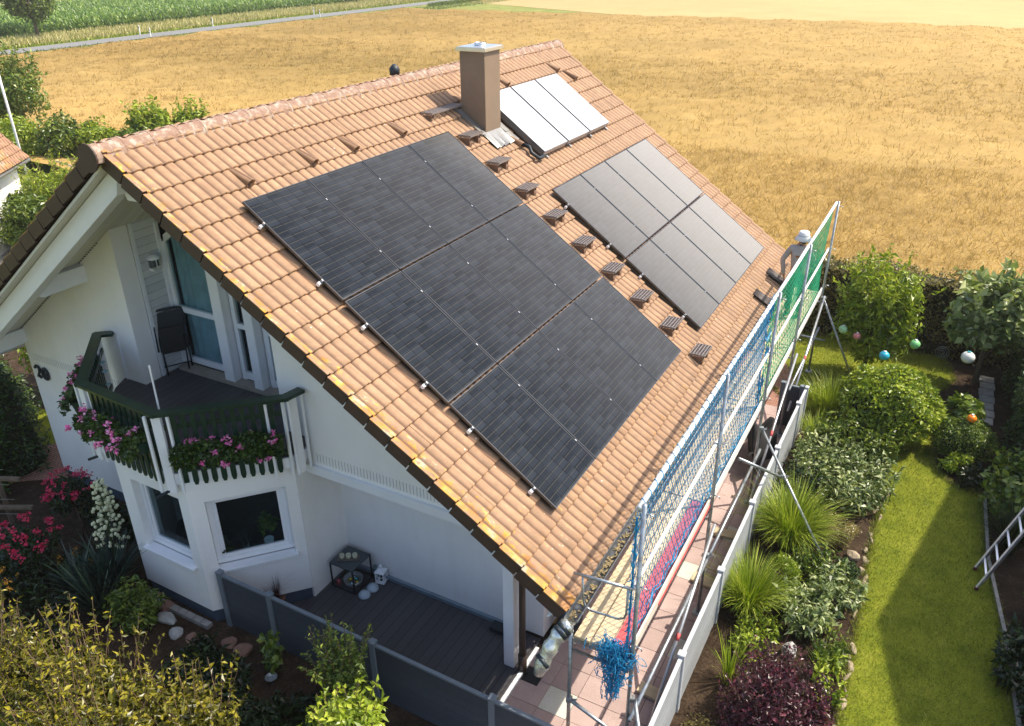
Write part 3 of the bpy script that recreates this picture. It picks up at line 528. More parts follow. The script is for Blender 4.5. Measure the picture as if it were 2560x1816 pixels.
# loggia and glazing
b = MB(); b.prism([(-2.5, YW, 2.72), (-2.35, .85, 2.72), (-1.42, -.12, 2.72), (.12, -.2, 2.72), (1.22, .80, 2.72), (1.3, YW, 2.72), (.9, YW, 2.72), (.9, 2.2, 2.72), (-2.3, 2.2, 2.72), (-2.3, YW, 2.72)], (0, 0, .13)); o = b.build('balcony_floor', M_deck, house)
b = MB()
for p, q in (((-2.52, 1.14), (-2.40, .84)), ((-2.40, .84), (-1.45, -.17)), ((-1.45, -.17), (.14, -.25)), ((.14, -.25), (1.27, .80)), ((1.27, .80), (1.33, 1.14))): b.beam((*p, 2.62), (*q, 2.62), .03, .17)
b.build('balcony_fascia', M_wht, house)
b = MB(); b.box(-2.12, -2.0, 1.47, 1.97, 2.86, 5.45); b.build('cladding', M_clad, house)
b = MB(); b.box(-2.0, -1.975, 1.46, 1.52, 2.86, 5.4); b.box(-2.0, -1.96, 1.90, 1.96, 2.86, 5.3); b.build('cladding_trim', M_wht, house)
yg = 1.95
e = bpy.data.objects.new('balcony_glazing', None); COL.objects.link(e); e.parent = house; ORG[e] = ORG[house]
f = MB(); ztop = lambda x: min(5.05 + .72 * (x + 1.9), 5.9)
def fr(x0, x1, z0, z1, y0=yg, y1=yg + .08): f.box(x0, x1, y0, y1, z0, z1)
fr(-2.0, -1.90, 2.9, 5.0); fr(-1.9, -1.02, 2.93, 3.03); fr(-1.9, -1.02, 3.83, 3.92); f.prism([(-1.9, yg, 4.98), (-1.02, yg, 5.6), (-1.02, yg, 5.72), (-1.9, yg, 5.1)], (0, .08, 0))
fr(-1.02, -.93, 2.9, 5.65); fr(-.70, -.62, 2.9, 5.8); fr(-.42, -.30, 2.9, 5.8); fr(-.62, -.42, 2.92, 3.04); fr(-.62, -.42, 3.80, 3.88); fr(-.10, .0, 2.9, 5.9); fr(.0, .5, 2.92, 3.04); fr(.0, .5, 3.80, 3.88); fr(.5, .9, 2.9, 5.9)
f.build('window_frame', M_wht, e, bevel=.004)
f = MB(); f.box(-.93, -.72, 1.80, 2.0, 2.86, 5.8); f.box(-.30, -.12, 1.80, 2.0, 2.86, 5.9); f.build('mullion_post', M_wht, e, bevel=.006)
f = MB(); f.prism([(-1.9, yg + .04, 3.03), (-1.02, yg + .04, 3.03), (-1.02, yg + .04, 5.62), (-1.9, yg + .04, 5.0)], (0, .012, 0)); f.box(-.62, -.42, yg + .04, yg + .052, 3.0, 5.8); f.box(.0, .5, yg + .04, yg + .052, 3.0, 5.9); f.build('window_pane', M_glass, e)
f = MB(); pts = []
xs = [-1.86 + i * .03 for i in range(84)]
V = [(x, 2.06 + .035 * math.sin(i * 1.05) + .01 * math.sin(i * .37), z) for z in (2.95, 5.6) for i, x in enumerate(xs)]
b = MB(); b.add(V, [(i, i + 1, 84 + i + 1, 84 + i) for i in range(83) if not (28 < i < 46)]); b.build('curtain', M_curt, e, True)
b = MB(); b.prism([(-2.29, 2.9, 2.8), (.9, 2.9, 2.8), (.9, 2.9, 5.9), (-.13, 2.9, 6.6), (-2.29, 2.9, 5.2)], (0, .02, 0)); b.box(-2.29, .9, 2.2, 2.9, 2.80, 2.82); b.build('room_interior', M_room, house)
b = MB(); b.box(-1.95, .88, 1.76, 1.95, 2.852, 2.905); b.build('door_step', mat('weathered_sill', (.30, .27, .22), .8), house)
# balcony rail
rail = [(-2.47, 1.13), (-2.66, .98), (-1.46, -.18), (.13, -.27), (1.33, .83), (1.38, 1.11)]
bal = bpy.data.objects.new('balcony_rail', None); COL.objects.link(bal); bal.parent = house; ORG[bal] = ORG[house]
b = MB()
for i in range(5):
    p, q = Vector((*rail[i], 3.655)), Vector((*rail[i + 1], 3.655)); ex = (q - p).normalized() * .055; b.beam(p - (ex if 0 < i else ex * 0), q + (ex if i < 4 else ex * 0), .15, .045 + i * .0012)
b.build('handrail', M_green, bal, bevel=.006)
def lerp2(p, q, t): return (p[0] + (q[0] - p[0]) * t, p[1] + (q[1] - p[1]) * t)
b = MB(); r1 = MB()
for (p, q, n) in ((rail[1], rail[2], 11), (rail[2], rail[3], 11), (rail[3], rail[4], 11)):
    d = Vector((q[0] - p[0], q[1] - p[1], 0)).normalized(); nn_ = Vector((d.y, -d.x, 0))
    for zz in (3.42, 2.78): r1.beam(Vector((*lerp2(p, q, .04), zz)) - nn_ * .03, Vector((*lerp2(p, q, .96), zz)) - nn_ * .03, .03, .07)
    for i in range(n):
        c = Vector((*lerp2(p, q, .12 + .76 * i / (n - 1)), 0))
        prof = [(-.02, 2.50), (.02, 2.50), (.036, 2.56), (.036, 3.20), (.022, 3.42), (.034, 3.50), (.034, 3.60), (-.034, 3.60), (-.034, 3.50), (-.022, 3.42), (-.036, 3.20), (-.036, 2.56)]
        b.prism([c + d * a + Vector((0, 0, z)) for a, z in prof], nn_ * .022)
b.build('balusters', M_green, bal); r1.build('crossrails', M_green, bal)
def wpost(c, d, big=True):
    b = MB()
    d = Vector((*d, 0)).normalized(); n_ = Vector((d.y, -d.x, 0)); c = Vector((*c, 2.42))
    if big: b.obox(c - d * .06 - n_ * .02, d * .12, n_ * .05, (0, 0, 1.21))
    for k in (-.15, .15): b.obox(c + d * (k - .018) - n_ * .015, d * .036, n_ * .04, (0, 0, 1.2))
    b.build('rail_post', M_wht, bal, bevel=.003)
wpost(lerp2(rail[1], rail[2], .04), (1.2, -1.16)); wpost(lerp2(rail[2], rail[3], -.0), (1.59, -.09)); wpost(lerp2(rail[3], rail[4], .0), (1.1, .6)); wpost(lerp2(rail[3], rail[4], .93), (1.2, 1.1), False); wpost(lerp2(rail[4], rail[5], .35), (.05, .28)); wpost(lerp2(rail[0], rail[1], .4), (.19, .15), False)
for c, d in ((rail[2], (-.5, -.3)), (rail[3], (-.35, -.6))): MB().beam((c[0], c[1] + .02, 2.47), (c[0] + d[0] * .35, c[1] + d[1] * .35, 2.40), .03, .03).build('drip_pipe', M_anth, bal)
# roof: individual clay tiles, each with two rolls, laid in courses
def tiles(fn, y0, y1, courses, s0, mir=False, seed=1, pc=PC, wy=.30):
    rng = np.random.default_rng(seed); ny = int(round((y1 - y0) / wy)); K = 14; V = []; F = []; R_ = []; o = 0
    u = np.linspace(0, 1, K + 1); hh = np.abs(np.cos(2 * np.pi * u)) ** .5 * .042; hh[np.isclose(hh, 0, atol=1e-3)] = 0
    for k in range(courses):
        for j in range(ny):
            jn = rng.normal() * .0015; js = rng.normal() * .0025; ya = y0 + j * wy; rows = []
            for (sa, na) in ((k * pc - .02, -.004), (k * pc + pc * .5, .013), ((k + 1) * pc - .006, .030), ((k + 1) * pc + .004, .023), ((k + 1) * pc + .002, -.008)):
                ss = s0 + sa + js; rows.append([fn(ss, ya + uu * wy - (.0015 if i in (0,) else 0), na + jn + (h_ if na != -.008 else h_ * .75)) for i, (uu, h_) in enumerate(zip(u, hh))])
            for r in rows: V += [tuple(p) for p in r]
            for r in range(4):
                for i in range(K):
                    q = [o + r * (K + 1) + i, o + r * (K + 1) + i + 1, o + (r + 1) * (K + 1) + i + 1, o + (r + 1) * (K + 1) + i]; F.append(q if mir else q[::-1])
            R_ += [rng.uniform()] * (4 * K); o += 5 * (K + 1)
    return V, F, R_
roof = bpy.data.objects.new('roof', None); COL.objects.link(roof); roof.parent = house; ORG[roof] = ORG[house]
V, F, R_ = tiles(RP, 0, 12.0, 22, 0, False, 1); V2, F2, R2 = tiles(RP, 0, 12.0, 1, -PC * .62, False, 2, PC * .62)
V, F, R_ = join((np.array(V), np.array(F), np.array(R_)), (np.array(V2), np.array(F2), np.array(R2))); np_mesh('right_roof_slope', V, F, M_tile, roof, R_, True)
V, F, R_ = tiles(LP, 0, 12.0, 22, 0, True, 3); V2, F2, R2 = tiles(LP, 0, 12.0, 1, -PC * .62, True, 4, PC * .62)
V, F, R_ = join((np.array(V), np.array(F), np.array(R_)), (np.array(V2), np.array(F2), np.array(R2))); np_mesh('left_roof_slope', V, F, M_tile, roof, R_, True)
for fn in (RP, LP):
    b = MB(); b.prism([fn(-.14, .02, -.03), fn(7.19, .02, -.03), fn(7.19, .02, -.125), fn(-.14, .02, -.125)], (0, 11.96, 0)); b.build('roof_deck', M_brown, roof)
for fn in (RP, LP):
    for (ya, yb), (yc, yd) in (((-.045, -.018), (-.047, .03)), ((12.018, 12.045), (11.97, 12.047))):
        b = MB(); c = MB()
        for k in range(-1, 22):
            sa, sb = max(k * PC + .001, -.17), (k + 1) * PC - .010
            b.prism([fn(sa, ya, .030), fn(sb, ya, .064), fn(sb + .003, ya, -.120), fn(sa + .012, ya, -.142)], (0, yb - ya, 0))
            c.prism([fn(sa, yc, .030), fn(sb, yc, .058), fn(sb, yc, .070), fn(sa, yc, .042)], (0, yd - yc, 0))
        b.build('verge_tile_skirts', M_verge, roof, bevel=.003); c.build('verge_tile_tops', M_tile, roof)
# ridge caps
b = MB(); AX, AZ = -.13, 6.87
for k in range(31):
    y0, y1 = -.14 + k * .395, -.14 + (k + 1) * .395 + .05; N_ = 10
    for (ya, yb, ra, rb) in ((y0, y1 - .04, .155, .178), (y1 - .04, y1 + .0, .182, .180)):
        vs = []
        for y, r in ((ya, ra), (yb, rb)):
            for i in range(N_ + 1): a_ = math.pi * (-.06 + 1.12 * i / N_); vs.append((AX + math.cos(a_) * r * 1.0, y, AZ + math.sin(a_) * r * 1.02))
        b.add(vs, [(i, i + 1, N_ + 2 + i, N_ + 1 + i) for i in range(N_)])
        b.add([vs[i] for i in range(N_ + 1)], [tuple(range(N_ + 1))])
b.build('ridge_caps', M_ridge, roof)
b = MB(); b.prism([(AX + math.cos(math.pi * 2 * i / 20) * .165, -.150, AZ + .02 + math.sin(math.pi * 2 * i / 20) * .165) for i in range(20)], (0, .02, 0)); b.build('ridge_end_disc', M_verge, roof)
# vent tiles
def vent(s, y):
    b = MB(); n_ = 8; vs = []
    for (ds, r, n0) in ((-.36, .045, .0), (-.30, .05, .03), (-.02, .058, .105), (0, .062, .108), (-.012, .048, .10), (-.10, .04, .05)):
        for i in range(n_ + 1): a = math.pi * i / n_; vs.append(RP(s + ds, y + .06 + math.cos(a) * r, n0 + math.sin(a) * r * .9) if i not in (0, n_) else RP(s + ds, y + .06 + math.cos(a) * r, .0))
    b.add(vs, [(q * (n_ + 1) + i, q * (n_ + 1) + i + 1, (q + 1) * (n_ + 1) + i + 1, (q + 1) * (n_ + 1) + i) for q in range(5) for i in range(n_)]); b.build('vent_tile', M_tile, roof)
for s, y in ((1.0, 1.22), (1.0, 2.42), (1.0, 3.32), (1.0, 4.52), (1.98, 6.95), (.66, 10.65), (1.0, 11.0), (.66, 8.4)): vent(s, y)
# vent pipe beyond the ridge
b = MB(); b.lathe((-.62, 6.45, 6.35), [(.055, 0), (.055, .50), (.085, .50), (.085, .54), (.062, .56), (.062, .60), (.09, .60), (.095, .70), (.07, .74), (.03, .78)], 14); b.build('vent_pipe', M_anth, roof, True)
# chimney
ch = bpy.data.objects.new('chimney', None); COL.objects.link(ch); ch.parent = roof; ORG[ch] = ORG[house]
M_chim = mat('fibre_cement_brown', (.22, .155, .105), .55, .10, 2.5, bmp=.05)
b = MB(); b.box(.77, 1.25, 6.43, 6.97, 5.7, 7.42); b.build('chimney_shaft', M_chim, ch, bevel=.006)
b = MB(); b.box(1.25, 1.253, 6.44, 6.96, 6.10, 7.36); b.box(.78, 1.24, 6.427, 6.43, 6.3, 7.36); b.build('cladding_sheet', M_chim, ch)
b = MB(); b.box(.72, 1.30, 6.38, 7.02, 7.42, 7.475); b.prism([(.74, 6.40, 7.475), (1.28, 6.40, 7.475), (1.28, 7.0, 7.475), (.74, 7.0, 7.475)], (0, 0, .012)); b.build('chimney_cap', M_alu, ch, bevel=.004)
b = MB(); b.lathe((1.01, 6.72, 7.48), [(.10, 0), (.10, .05), (.085, .055), (.085, .02)], 18); b.build('flue', M_alu, ch, True)
b = MB(); g_ = lambda s, y, n: RP(s, y, n)
b.add([g_(1.40, 6.36, .10), g_(1.40, 7.03, .10), g_(1.80, 7.12, .075), g_(1.80, 6.36, .075), g_(1.40, 6.36, .16), g_(1.40, 7.03, .16)], [(0, 1, 2, 3), (0, 4, 5, 1)])
n_f = 14
vs = [g_(1.5 + .34 * a, 6.34 + .76 * i / n_f, .085 + .028 * math.sin(i * 1.9) * a) for a in (0, 1) for i in range(n_f + 1)]; b.add(vs, [(i, i + 1, n_f + 2 + i, n_f + 1 + i) for i in range(n_f)])
b.obox(g_(.75, 6.30, .03), g_(1.5, 6.30, .03) - g_(.75, 6.30, .03), (0, .13, 0), g_(0, 0, .07) - g_(0, 0, 0)); b.obox(g_(.75, 6.97, .03), g_(1.6, 6.97, .03) - g_(.75, 6.97, .03), (0, .13, 0), g_(0, 0, .07) - g_(0, 0, 0))
b.build('flashing', M_zinc, ch)
# gutter and downpipe
b = MB(); N_ = 8; vs = []
for y in (-.06, 12.03):
    for i in range(N_ + 1): a_ = math.pi * (1 + i / N_); vs.append((5.955 + .075 * math.cos(a_), y, 2.615 + .075 * math.sin(a_)))
b.add(vs, [(i, i + 1, N_ + 2 + i, N_ + 1 + i) for i in range(N_)]); b.tube([(6.035, -.06, 2.62), (6.035, 12.03, 2.62)], .011, 6)
gut = b.build('gutter', M_zinc, house, True); so = gut.modifiers.new('s', 'SOLIDIFY'); so.thickness = .004
b = MB(); rg = random.Random(3)
for i in range(900):
    y = rg.uniform(0, 12); b.cbox((5.955 + rg.uniform(-.045, .045), y, 2.556 + rg.uniform(0, .012)), rg.uniform(.01, .03), rg.uniform(.02, .07), .01, rg.uniform(0, 3))
b.build('gutter_debris', mat('wet_leaves', (.26, .20, .10), .9, .4, 20), gut)
b = MB(); b.tube([(5.955, 1.12, 2.548), (5.955, 1.12, 2.535)], .05, 16); b.build('gutter_outlet', M_blackm, gut)
b = MB(); rg = random.Random(5); prof = []
for i in range(15):
    f_ = i / 14; prof.append((Vector((5.94 - .20 * f_, -.04 - .34 * f_, 2.53 - .42 * f_ * f_ - .1 * f_)), .083 + .012 * math.sin(i * 1.7) - .02 * max(0, f_ - .8) * 5))
b.tube([p for p, r in prof], [r for p, r in prof], 16); 
M_foil = mat('crinkled_foil', (.70, .72, .66), .25, .25, 14, metal=.7, bmp=1, bscale=22); b.build('gutter_end_sleeve', M_foil, house, True)
b = MB()
for f_ in (.12, .24, .8): p = Vector((5.94 - .20 * f_, -.04 - .34 * f_, 2.53 - .42 * f_ * f_ - .1 * f_)); b.tube([p, p + Vector((-.02, -.034, -.02))], .094, 16)
b.build('sleeve_bands', M_anth, house, True)
b = MB(); b.tube([(4.74, 1.15, 0), (4.74, 1.15, 2.9)], .045, 12); b.tube([(4.74, 1.15, .0), (4.74, 1.15, .34)], .062, 12); b.build('downpipe', M_brown, house, True)
b = MB(); b.cbox((4.90, 1.15, .012), .26, .26, .02); b.build('drain_cover', M_blackm, house)
# wall lamp
lm = bpy.data.objects.new('wall_lamp', None); COL.objects.link(lm); lm.parent = house; ORG[lm] = ORG[house]
b = MB(); b.prism([(-2.0, 1.68, 4.62), (-2.0, 1.80, 4.62), (-1.90, 1.79, 4.66), (-1.90, 1.69, 4.66)], (0, 0, .13)); b.build('lamp_glass', mat('smoked_glass', (.10, .12, .12), .1), lm)
b = MB(); b.lathe((-1.95, 1.74, 4.78), [(.10, 0), (.095, .03), (.05, .06), (.01, .07)], 12); b.box(-1.905, -1.893, 1.735, 1.747, 4.60, 4.80); b.box(-2.0, -1.89, 1.665, 1.675, 4.60, 4.64); b.build('lamp_hood', M_wht, lm)
# house number 20
def stroke(b, pts, r): b.tube([Vector((p[0], YW - .025, p[1])) for p in pts], r, 8)
b = MB(); nx, nz = -4.95, 2.27
stroke(b, [(nx + .00, nz + .19), (nx + .03, nz + .235), (nx + .08, nz + .235), (nx + .115, nz + .19), (nx + .10, nz + .13), (nx + .05, nz + .07), (nx + .01, nz + .02)], [.028, .02, .018, .026, .026, .018, .014])
stroke(b, [(nx + .00, nz + .015), (nx + .05, nz + .03), (nx + .10, nz + .01), (nx + .14, nz + .035)], [.014, .024, .022, .012])
zc, cxn = nz + .115, nx + .255
stroke(b, [(cxn + .065 * math.cos(a), zc + .115 * math.sin(a)) for a in [2 * math.pi * i / 20 for i in range(21)]], [.016 + .014 * abs(math.cos(2 * math.pi * i / 20)) for i in range(21)])
b.build('house_number', M_anth, house, True)

# ------------------------------------------------------------ solar modules and collectors
EX = RP(1, 0) - RP(0, 0); EN = Vector((SN, 0, CS)); EY = Vector((0, 1, 0))
RM = Matrix((EX, EY, EN)).transposed()                    # local x down the slope, y along the ridge, z off the roof
def place(root, s, y, n):
    root.matrix_world = Matrix.Translation(RP(s, y, n)) @ RM.to_4x4(); return root
MW, MH, GP, GV = 1.134, 1.722, .02, .031
def make_panel():
    t_ = thing('solar_module', 'x', 'solar panel')
    b = MB(); b.box(0, MH, 0, .014, -.035, 0); b.box(0, MH, MW - .014, MW, -.035, 0); b.box(0, .014, .014, MW - .014, -.035, 0); b.box(MH - .014, MH, .014, MW - .014, -.035, 0); b.build('frame', M_pf, t_)
    b = MB(); b.box(.014, MH - .014, .014, MW - .014, -.03, -.004); b.build('cell_sheet', M_pv, t_)
    return t_
M_pf = mat('panel_frame_black', (.085, .09, .095), .22, .1, 5, metal=.6, bmp=0)
def copy_tree(o, parent=None):
    c = o.copy(); COL.objects.link(c)
    if parent: c.parent = parent
    ORG[c] = ORG.get(o, Vector((0, 0, 0)))
    for ch_ in list(o.children): copy_tree(ch_, c)
    return c
first = make_panel(); ordn = ['first', 'second', 'third', 'fourth']; rown = {3: ['top', 'middle', 'bottom'], 2: ['top', 'bottom']}
used = False
for (s0, y0, nr, nm) in ((1.2418, .8866, 3, 'large black array next to the near gable'), (3.0163, 6.4901, 2, 'smaller grey gleaming array beyond the roof steps')):
    for r_ in range(nr):
        for c in range(4):
            t_ = first if not used else copy_tree(first); used = True
            place(t_, s0 + r_ * (MH + GV), y0 + c * (MW + GP), .152)
            tag(t_, f'{ordn[c]} solar panel from the near end in the {rown[nr][r_]} row of the {nm}'.replace('large black array next to the near gable', 'large near array').replace('smaller grey gleaming array beyond the roof steps', 'smaller far array'), 'solar panel', 'black solar panels on the roof')
M_rail = mat('mounting_rail', (.50, .51, .52), .35, .1, metal=.8, bmp=0)
for (s0, y0, nr, nm) in ((1.2418, .8866, 3, 'large near'), (3.0163, 6.4901, 2, 'smaller far')):
    for r_ in range(nr):
        for kk, f_ in enumerate((.22, .80)):
            s = s0 + r_ * (MH + GV) + f_ * MH; t_ = thing('mounting_rail', f'{["upper", "lower"][kk]} aluminium rail under the {rown[nr][r_]} row of the {nm} solar array', 'rail', group='rails under the solar panels')
            b = MB(); b.box(-.02, .02, -.05, 4 * (MW + GP) + .02, -.085, -.037)
            b.build('rail', M_rail, t_)
            b = MB(); b.tube([(0.0, -.052, -.06), (0, -.060, -.06)], .026, 10); b.build('end_cap', M_wht, t_)
            for q in range(0, 5):
                b = MB(); yy_ = -.01 + q * (MW + GP) - (GP / 2 if 0 < q < 4 else 0); b.box(-.014, .014, yy_ - .004, yy_ + .007, -.03, .003); b.build('clamp', M_rail, t_)
            for q in range(5):
                b = MB(); b.box(-.03, .03, .25 + q * 1.0, .29 + q * 1.0, -.15, -.086); b.box(-.25, .03, .25 + q * 1.0, .29 + q * 1.0, -.155, -.148); b.build('roof_hook', M_steel, t_)
            place(t_, s, y0, .152)
def make_coll():
    t_ = thing('solar_thermal_collector', 'x', 'solar collector')
    b = MB(); W_, L_ = .965, 1.526
    b.box(0, L_, 0, .02, -.11, 0); b.box(0, L_, W_ - .02, W_, -.11, 0); b.box(0, .02, .02, W_ - .02, -.11, 0); b.box(L_ - .02, L_, .02, W_ - .02, -.11, 0); b.box(.02, L_ - .02, .02, W_ - .02, -.11, -.04); b.build('casing', mat('collector_casing', (.16, .17, .18), .4, .08, metal=.5), t_)
    b = MB(); b.box(-.003, L_ + .003, -.003, .022, .0, .006); b.box(-.003, L_ + .003, W_ - .022, W_ + .003, .0, .006); b.box(-.003, .022, .022, W_ - .022, 0, .006); b.box(L_ - .022, L_ + .003, .022, W_ - .022, 0, .006); b.box(L_ + .0, L_ + .006, 0, W_, -.10, -.002); b.build('aluminium_trim', mat('collector_trim', (.40, .40, .42), .4, .05, metal=.3, bmp=0), t_)
    b = MB(); b.box(.022, L_ - .022, .022, W_ - .022, -.012, .002); b.build('cover_glass', M_coll, t_); return t_
cf = make_coll()
for i in range(3):
    t_ = cf if i == 0 else copy_tree(cf); place(t_, .8006, 7.2327 + i * 1.0272, .2)
    tag(t_, ['white gleaming thermal collector nearest the chimney', 'middle one of the three white gleaming thermal collectors', 'white gleaming thermal collector farthest from the chimney'][i], 'solar collector', 'thermal collectors beside the chimney')
t_ = thing('collector_pipe', 'black insulated pipe running from a vent tile to the collectors', 'pipe'); b = MB()
b.tube([RP(1.95, 7.05, .09), RP(2.08, 7.10, .13), RP(2.2, 7.0, .12), RP(2.36, 7.05, .12), RP(2.36, 7.23, .12)], .035, 8); b.build('pipe', M_anth, t_, True)
b = MB()
for y in (7.4, 8.4, 9.4, 10.2):
    b = MB(); b.obox(RP(.9, y, .0), EX * 1.5, EY * .04, EN * .08); b.build('support_bar', M_steel, t_)
# roof steps: grated treads on two curved clay brackets
M_bracket = mat('bracket_clay', (.20, .115, .07), .8, .2)
M_step = mat('galvanised_tread', (.22, .19, .175), .5, .3, 25, metal=.2, dirt=(.25, .20, .18))
def make_step(L_=.42):
    t_ = thing('roof_step', 'x', 'roof step')
    b = MB(); D_ = .25
    b.box(0, D_, 0, .012, -.03, 0); b.box(0, D_, L_ - .012, L_, -.03, 0); b.box(0, .012, .012, L_ - .012, -.03, 0); b.box(D_ - .012, D_, .012, L_ - .012, -.03, 0)
    nb_ = int(L_ / .042)
    for i in range(1, nb_): y = L_ * i / nb_; b.box(.012, D_ - .012, y - .005, y + .005, -.02, -.003)
    for i in range(1, 5): xx = D_ * i / 5; b.box(xx - .008, xx + .008, .012, L_ - .012, -.012, -.001)
    b.build('tread', M_step, t_)
    for y in (.06, L_ - .08):
        b = MB(); b.tube([(D_ * .5 + .11 * math.cos(a), y + .0, -.03 - .08 * abs(math.sin(a))) for a in [math.pi * i / 10 for i in range(11)]], .008, 5); b.build('rocker_arch', M_blackm, t_)
        f = []; 
        for (x, z, w_) in ((.02, -.26, .08), (.07, -.17, .035), (.10, -.11, .03), (.13, -.06, .05)): f.append((x, z, w_))
        b = MB()
        b.prism([(-.10, y - .035, -.02 - .06), (-.02, y - .035, -.075), (.06, y - .035, -.06), (.20, y - .035, -.055), (.215, y - .035, -.14), (.20, y - .035, -.20), (.235, y - .035, -.33), (.12, y - .035, -.27), (.0, y - .035, -.18)], (0, .085, 0)); b.build('clay_bracket', M_bracket, t_)
    return t_
stp = make_step(); nth = ['first', 'second', 'third', 'fourth', 'fifth', 'sixth', 'seventh', 'eighth', 'ninth']
for k in range(9):
    t_ = stp if k == 0 else copy_tree(stp); t_.location = (5.41 - .5345 * (8 - k), 5.71, 3.10 + .3865 * (8 - k))
    tag(t_, f'{nth[k]} grated roof step down from the chimney, between the two panel arrays', 'roof step', 'roof steps between the arrays')
t_ = make_step(.98); t_.name = 'chimney_platform'; t_.location = (.55, 5.48, 6.55); tag(t_, 'long grated metal platform on the tiles beside the dark chimney face', 'platform')
# loose dark tiles at the eaves
def loose(s, y, lab, w_=.30):
    V, F, R_ = tiles(lambda ss, yy_, n: RP(s + ss, y + yy_, .05 + n), 0, w_, 1, 0, seed=9, pc=.40); o = np_mesh('roof_tile', V, F, M_anth2, None, R_, True); so = o.modifiers.new('s', 'SOLIDIFY'); so.thickness = .012; tag(o, lab, 'roof tile', 'dark loose tiles at the eaves')
M_anth2 = mat('dark_tile', (.045, .032, .026), .6, .2, 15)
loose(6.9, 9.12, 'dark brown tile lying on the eaves, the one away from the worker'); loose(6.86, 10.35, 'dark brown tile under the hand of the worker')

# ------------------------------------------------------------ paving, terrace, fences
PY0 = -.10; SP = .4098
rng = np.random.default_rng(11); V = []; F = []; R_ = []
pale = {(0, 2), (0, 4), (2, 6)}; palec = {(5.31, .92), (6.11, 4.03), (6.43, 5.58), (6.43, 2.47), (4.92, 2.1)}
for i in range(5):
    for j in range(-2, 25):
        x0 = 4.776 + i * SP; y0 = .717 + (j - 2) * SP - .0; g = .004; z = .012 + rng.normal() * .0012; o = len(V)
        x1 = x0 + SP; y1 = y0 + SP
        V += [(x0 + g, y0 + g, z), (x1 - g, y0 + g, z), (x1 - g, y1 - g, z), (x0 + g, y1 - g, z), (x0 + g, y0 + g, -.02), (x1 - g, y0 + g, -.02), (x1 - g, y1 - g, -.02), (x0 + g, y1 - g, -.02)]
        F += [(o, o + 1, o + 2, o + 3), (o, o + 4, o + 5, o + 1), (o + 1, o + 5, o + 6, o + 2), (o + 2, o + 6, o + 7, o + 3), (o + 3, o + 7, o + 4, o)]
        pl = any(x0 < a < x1 and y0 < c < y1 for a, c in palec); R_ += [(1.0 if pl else rng.uniform(0, .6))] * 5
m, t, b = newmat('pink_paving_slab'); a = nd(t, 'ShaderNodeAttribute'); a.attribute_name = 'rnd'; r = ramp(t, [(0, (.44, .32, .29)), (.6, (.54, .40, .365)), (.75, (.55, .41, .37)), (.8, (.66, .64, .54))]); t.links.new(a.outputs['Fac'], r.inputs[0])
n = noise(t, 170, 2, .8); r2 = ramp(t, [(.35, (.6, .6, .6)), (.65, (1.2, 1.2, 1.2))]); t.links.new(n.outputs[0], r2.inputs[0]); c1 = mixc(t, 1, r.outputs[0], r2.outputs[0], 'MULTIPLY'); n2 = noise(t, 2, 5); c2 = mixc(t, .3, c1, n2.outputs[0], 'OVERLAY'); t.links.new(c2, b.inputs[0]); b.inputs['Roughness'].default_value = .85
tag(np_mesh('paving', V, F, m, None, R_), kind='structure')
m, t, b = newmat('red_brick_paving'); tc = nd(t, 'ShaderNodeTexCoord'); br = nd(t, 'ShaderNodeTexBrick'); br.inputs['Scale'].default_value = 5; br.inputs['Color1'].default_value = (.46, .22, .15, 1); br.inputs['Color2'].default_value = (.36, .17, .12, 1); br.inputs['Mortar'].default_value = (.10, .08, .06, 1); br.inputs['Mortar Size'].default_value = .03; t.links.new(tc.outputs['Object'], br.inputs[0]); t.links.new(br.outputs[0], b.inputs[0]); b.inputs['Roughness'].default_value = .9; M_brick = m
sheet('brick_path', [(4.76, 9.73), (6.55, 9.73), (6.4, 11.4), (5.9, 12.6), (4.76, 12.6)], .008, M_brick)
sheet('side_path', [(-6.9, -.2), (-5.9, .6), (-5.1, 1.2), (-5.1, 12), (-6.3, 12), (-6.3, 2), (-7.3, .8)], .008, M_brick)
b = MB(); b.prism([(1.245, .93, .0), (1.245, 1.775, .0), (4.72, 1.775, .0), (4.72, -.12, .0), (.5, -.10, .0)], (0, 0, .05)); o = b.build('terrace_deck', M_deck, house)
b = MB(); b.box(4.72, 4.775, -.12, 1.6, 0, .062); b.build('deck_edge_strip', M_wht, house)
b = MB(); b.box(1.25, 4.45, 1.725, 1.778, .05, .11); b.build('skirting_rail', mat('blue_grey_rail', (.25, .32, .38), .3, .1, metal=.4), house)
def fence(name, lab, posts, h, dark, z1=1.0, panels=None):
    f0 = thing(name, lab, 'fence', (*posts[0], 0)); pm = mat('fence_post_shaded', (.17, .20, .225), .4, .06, 9) if dark else mat('fence_post_grey', (.50, .52, .54), .45, .06, 9)  # posts of the shaded fences: same kind, shade painted in
    for (x, y) in posts:
        b = MB(); b.cbox((x, y, .5), .085, .085, 1.02); b.cbox((x, y, 1.015), .10, .10, .02); b.build('fence_post', pm, f0, bevel=.004)
    for p, q in zip(posts[:-1], posts[1:]):
        d = Vector((q[0] - p[0], q[1] - p[1], 0)); u = d.normalized() * .043; b = MB(); b.beam(Vector((*p, .485)) + u, Vector((*q, .485)) - u, .035, .93); b.build('fence_panel', M_fence_shaded if dark else M_fence, f0)
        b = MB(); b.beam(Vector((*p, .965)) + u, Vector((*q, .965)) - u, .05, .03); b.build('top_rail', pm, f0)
    return f0
fence('fence', 'grey board fence in shade in front of the terrace deck', [(.47, -.10), (1.42, -.10), (3.22, -.12), (5.02, -.15), (6.80, -.17)], 1, True)
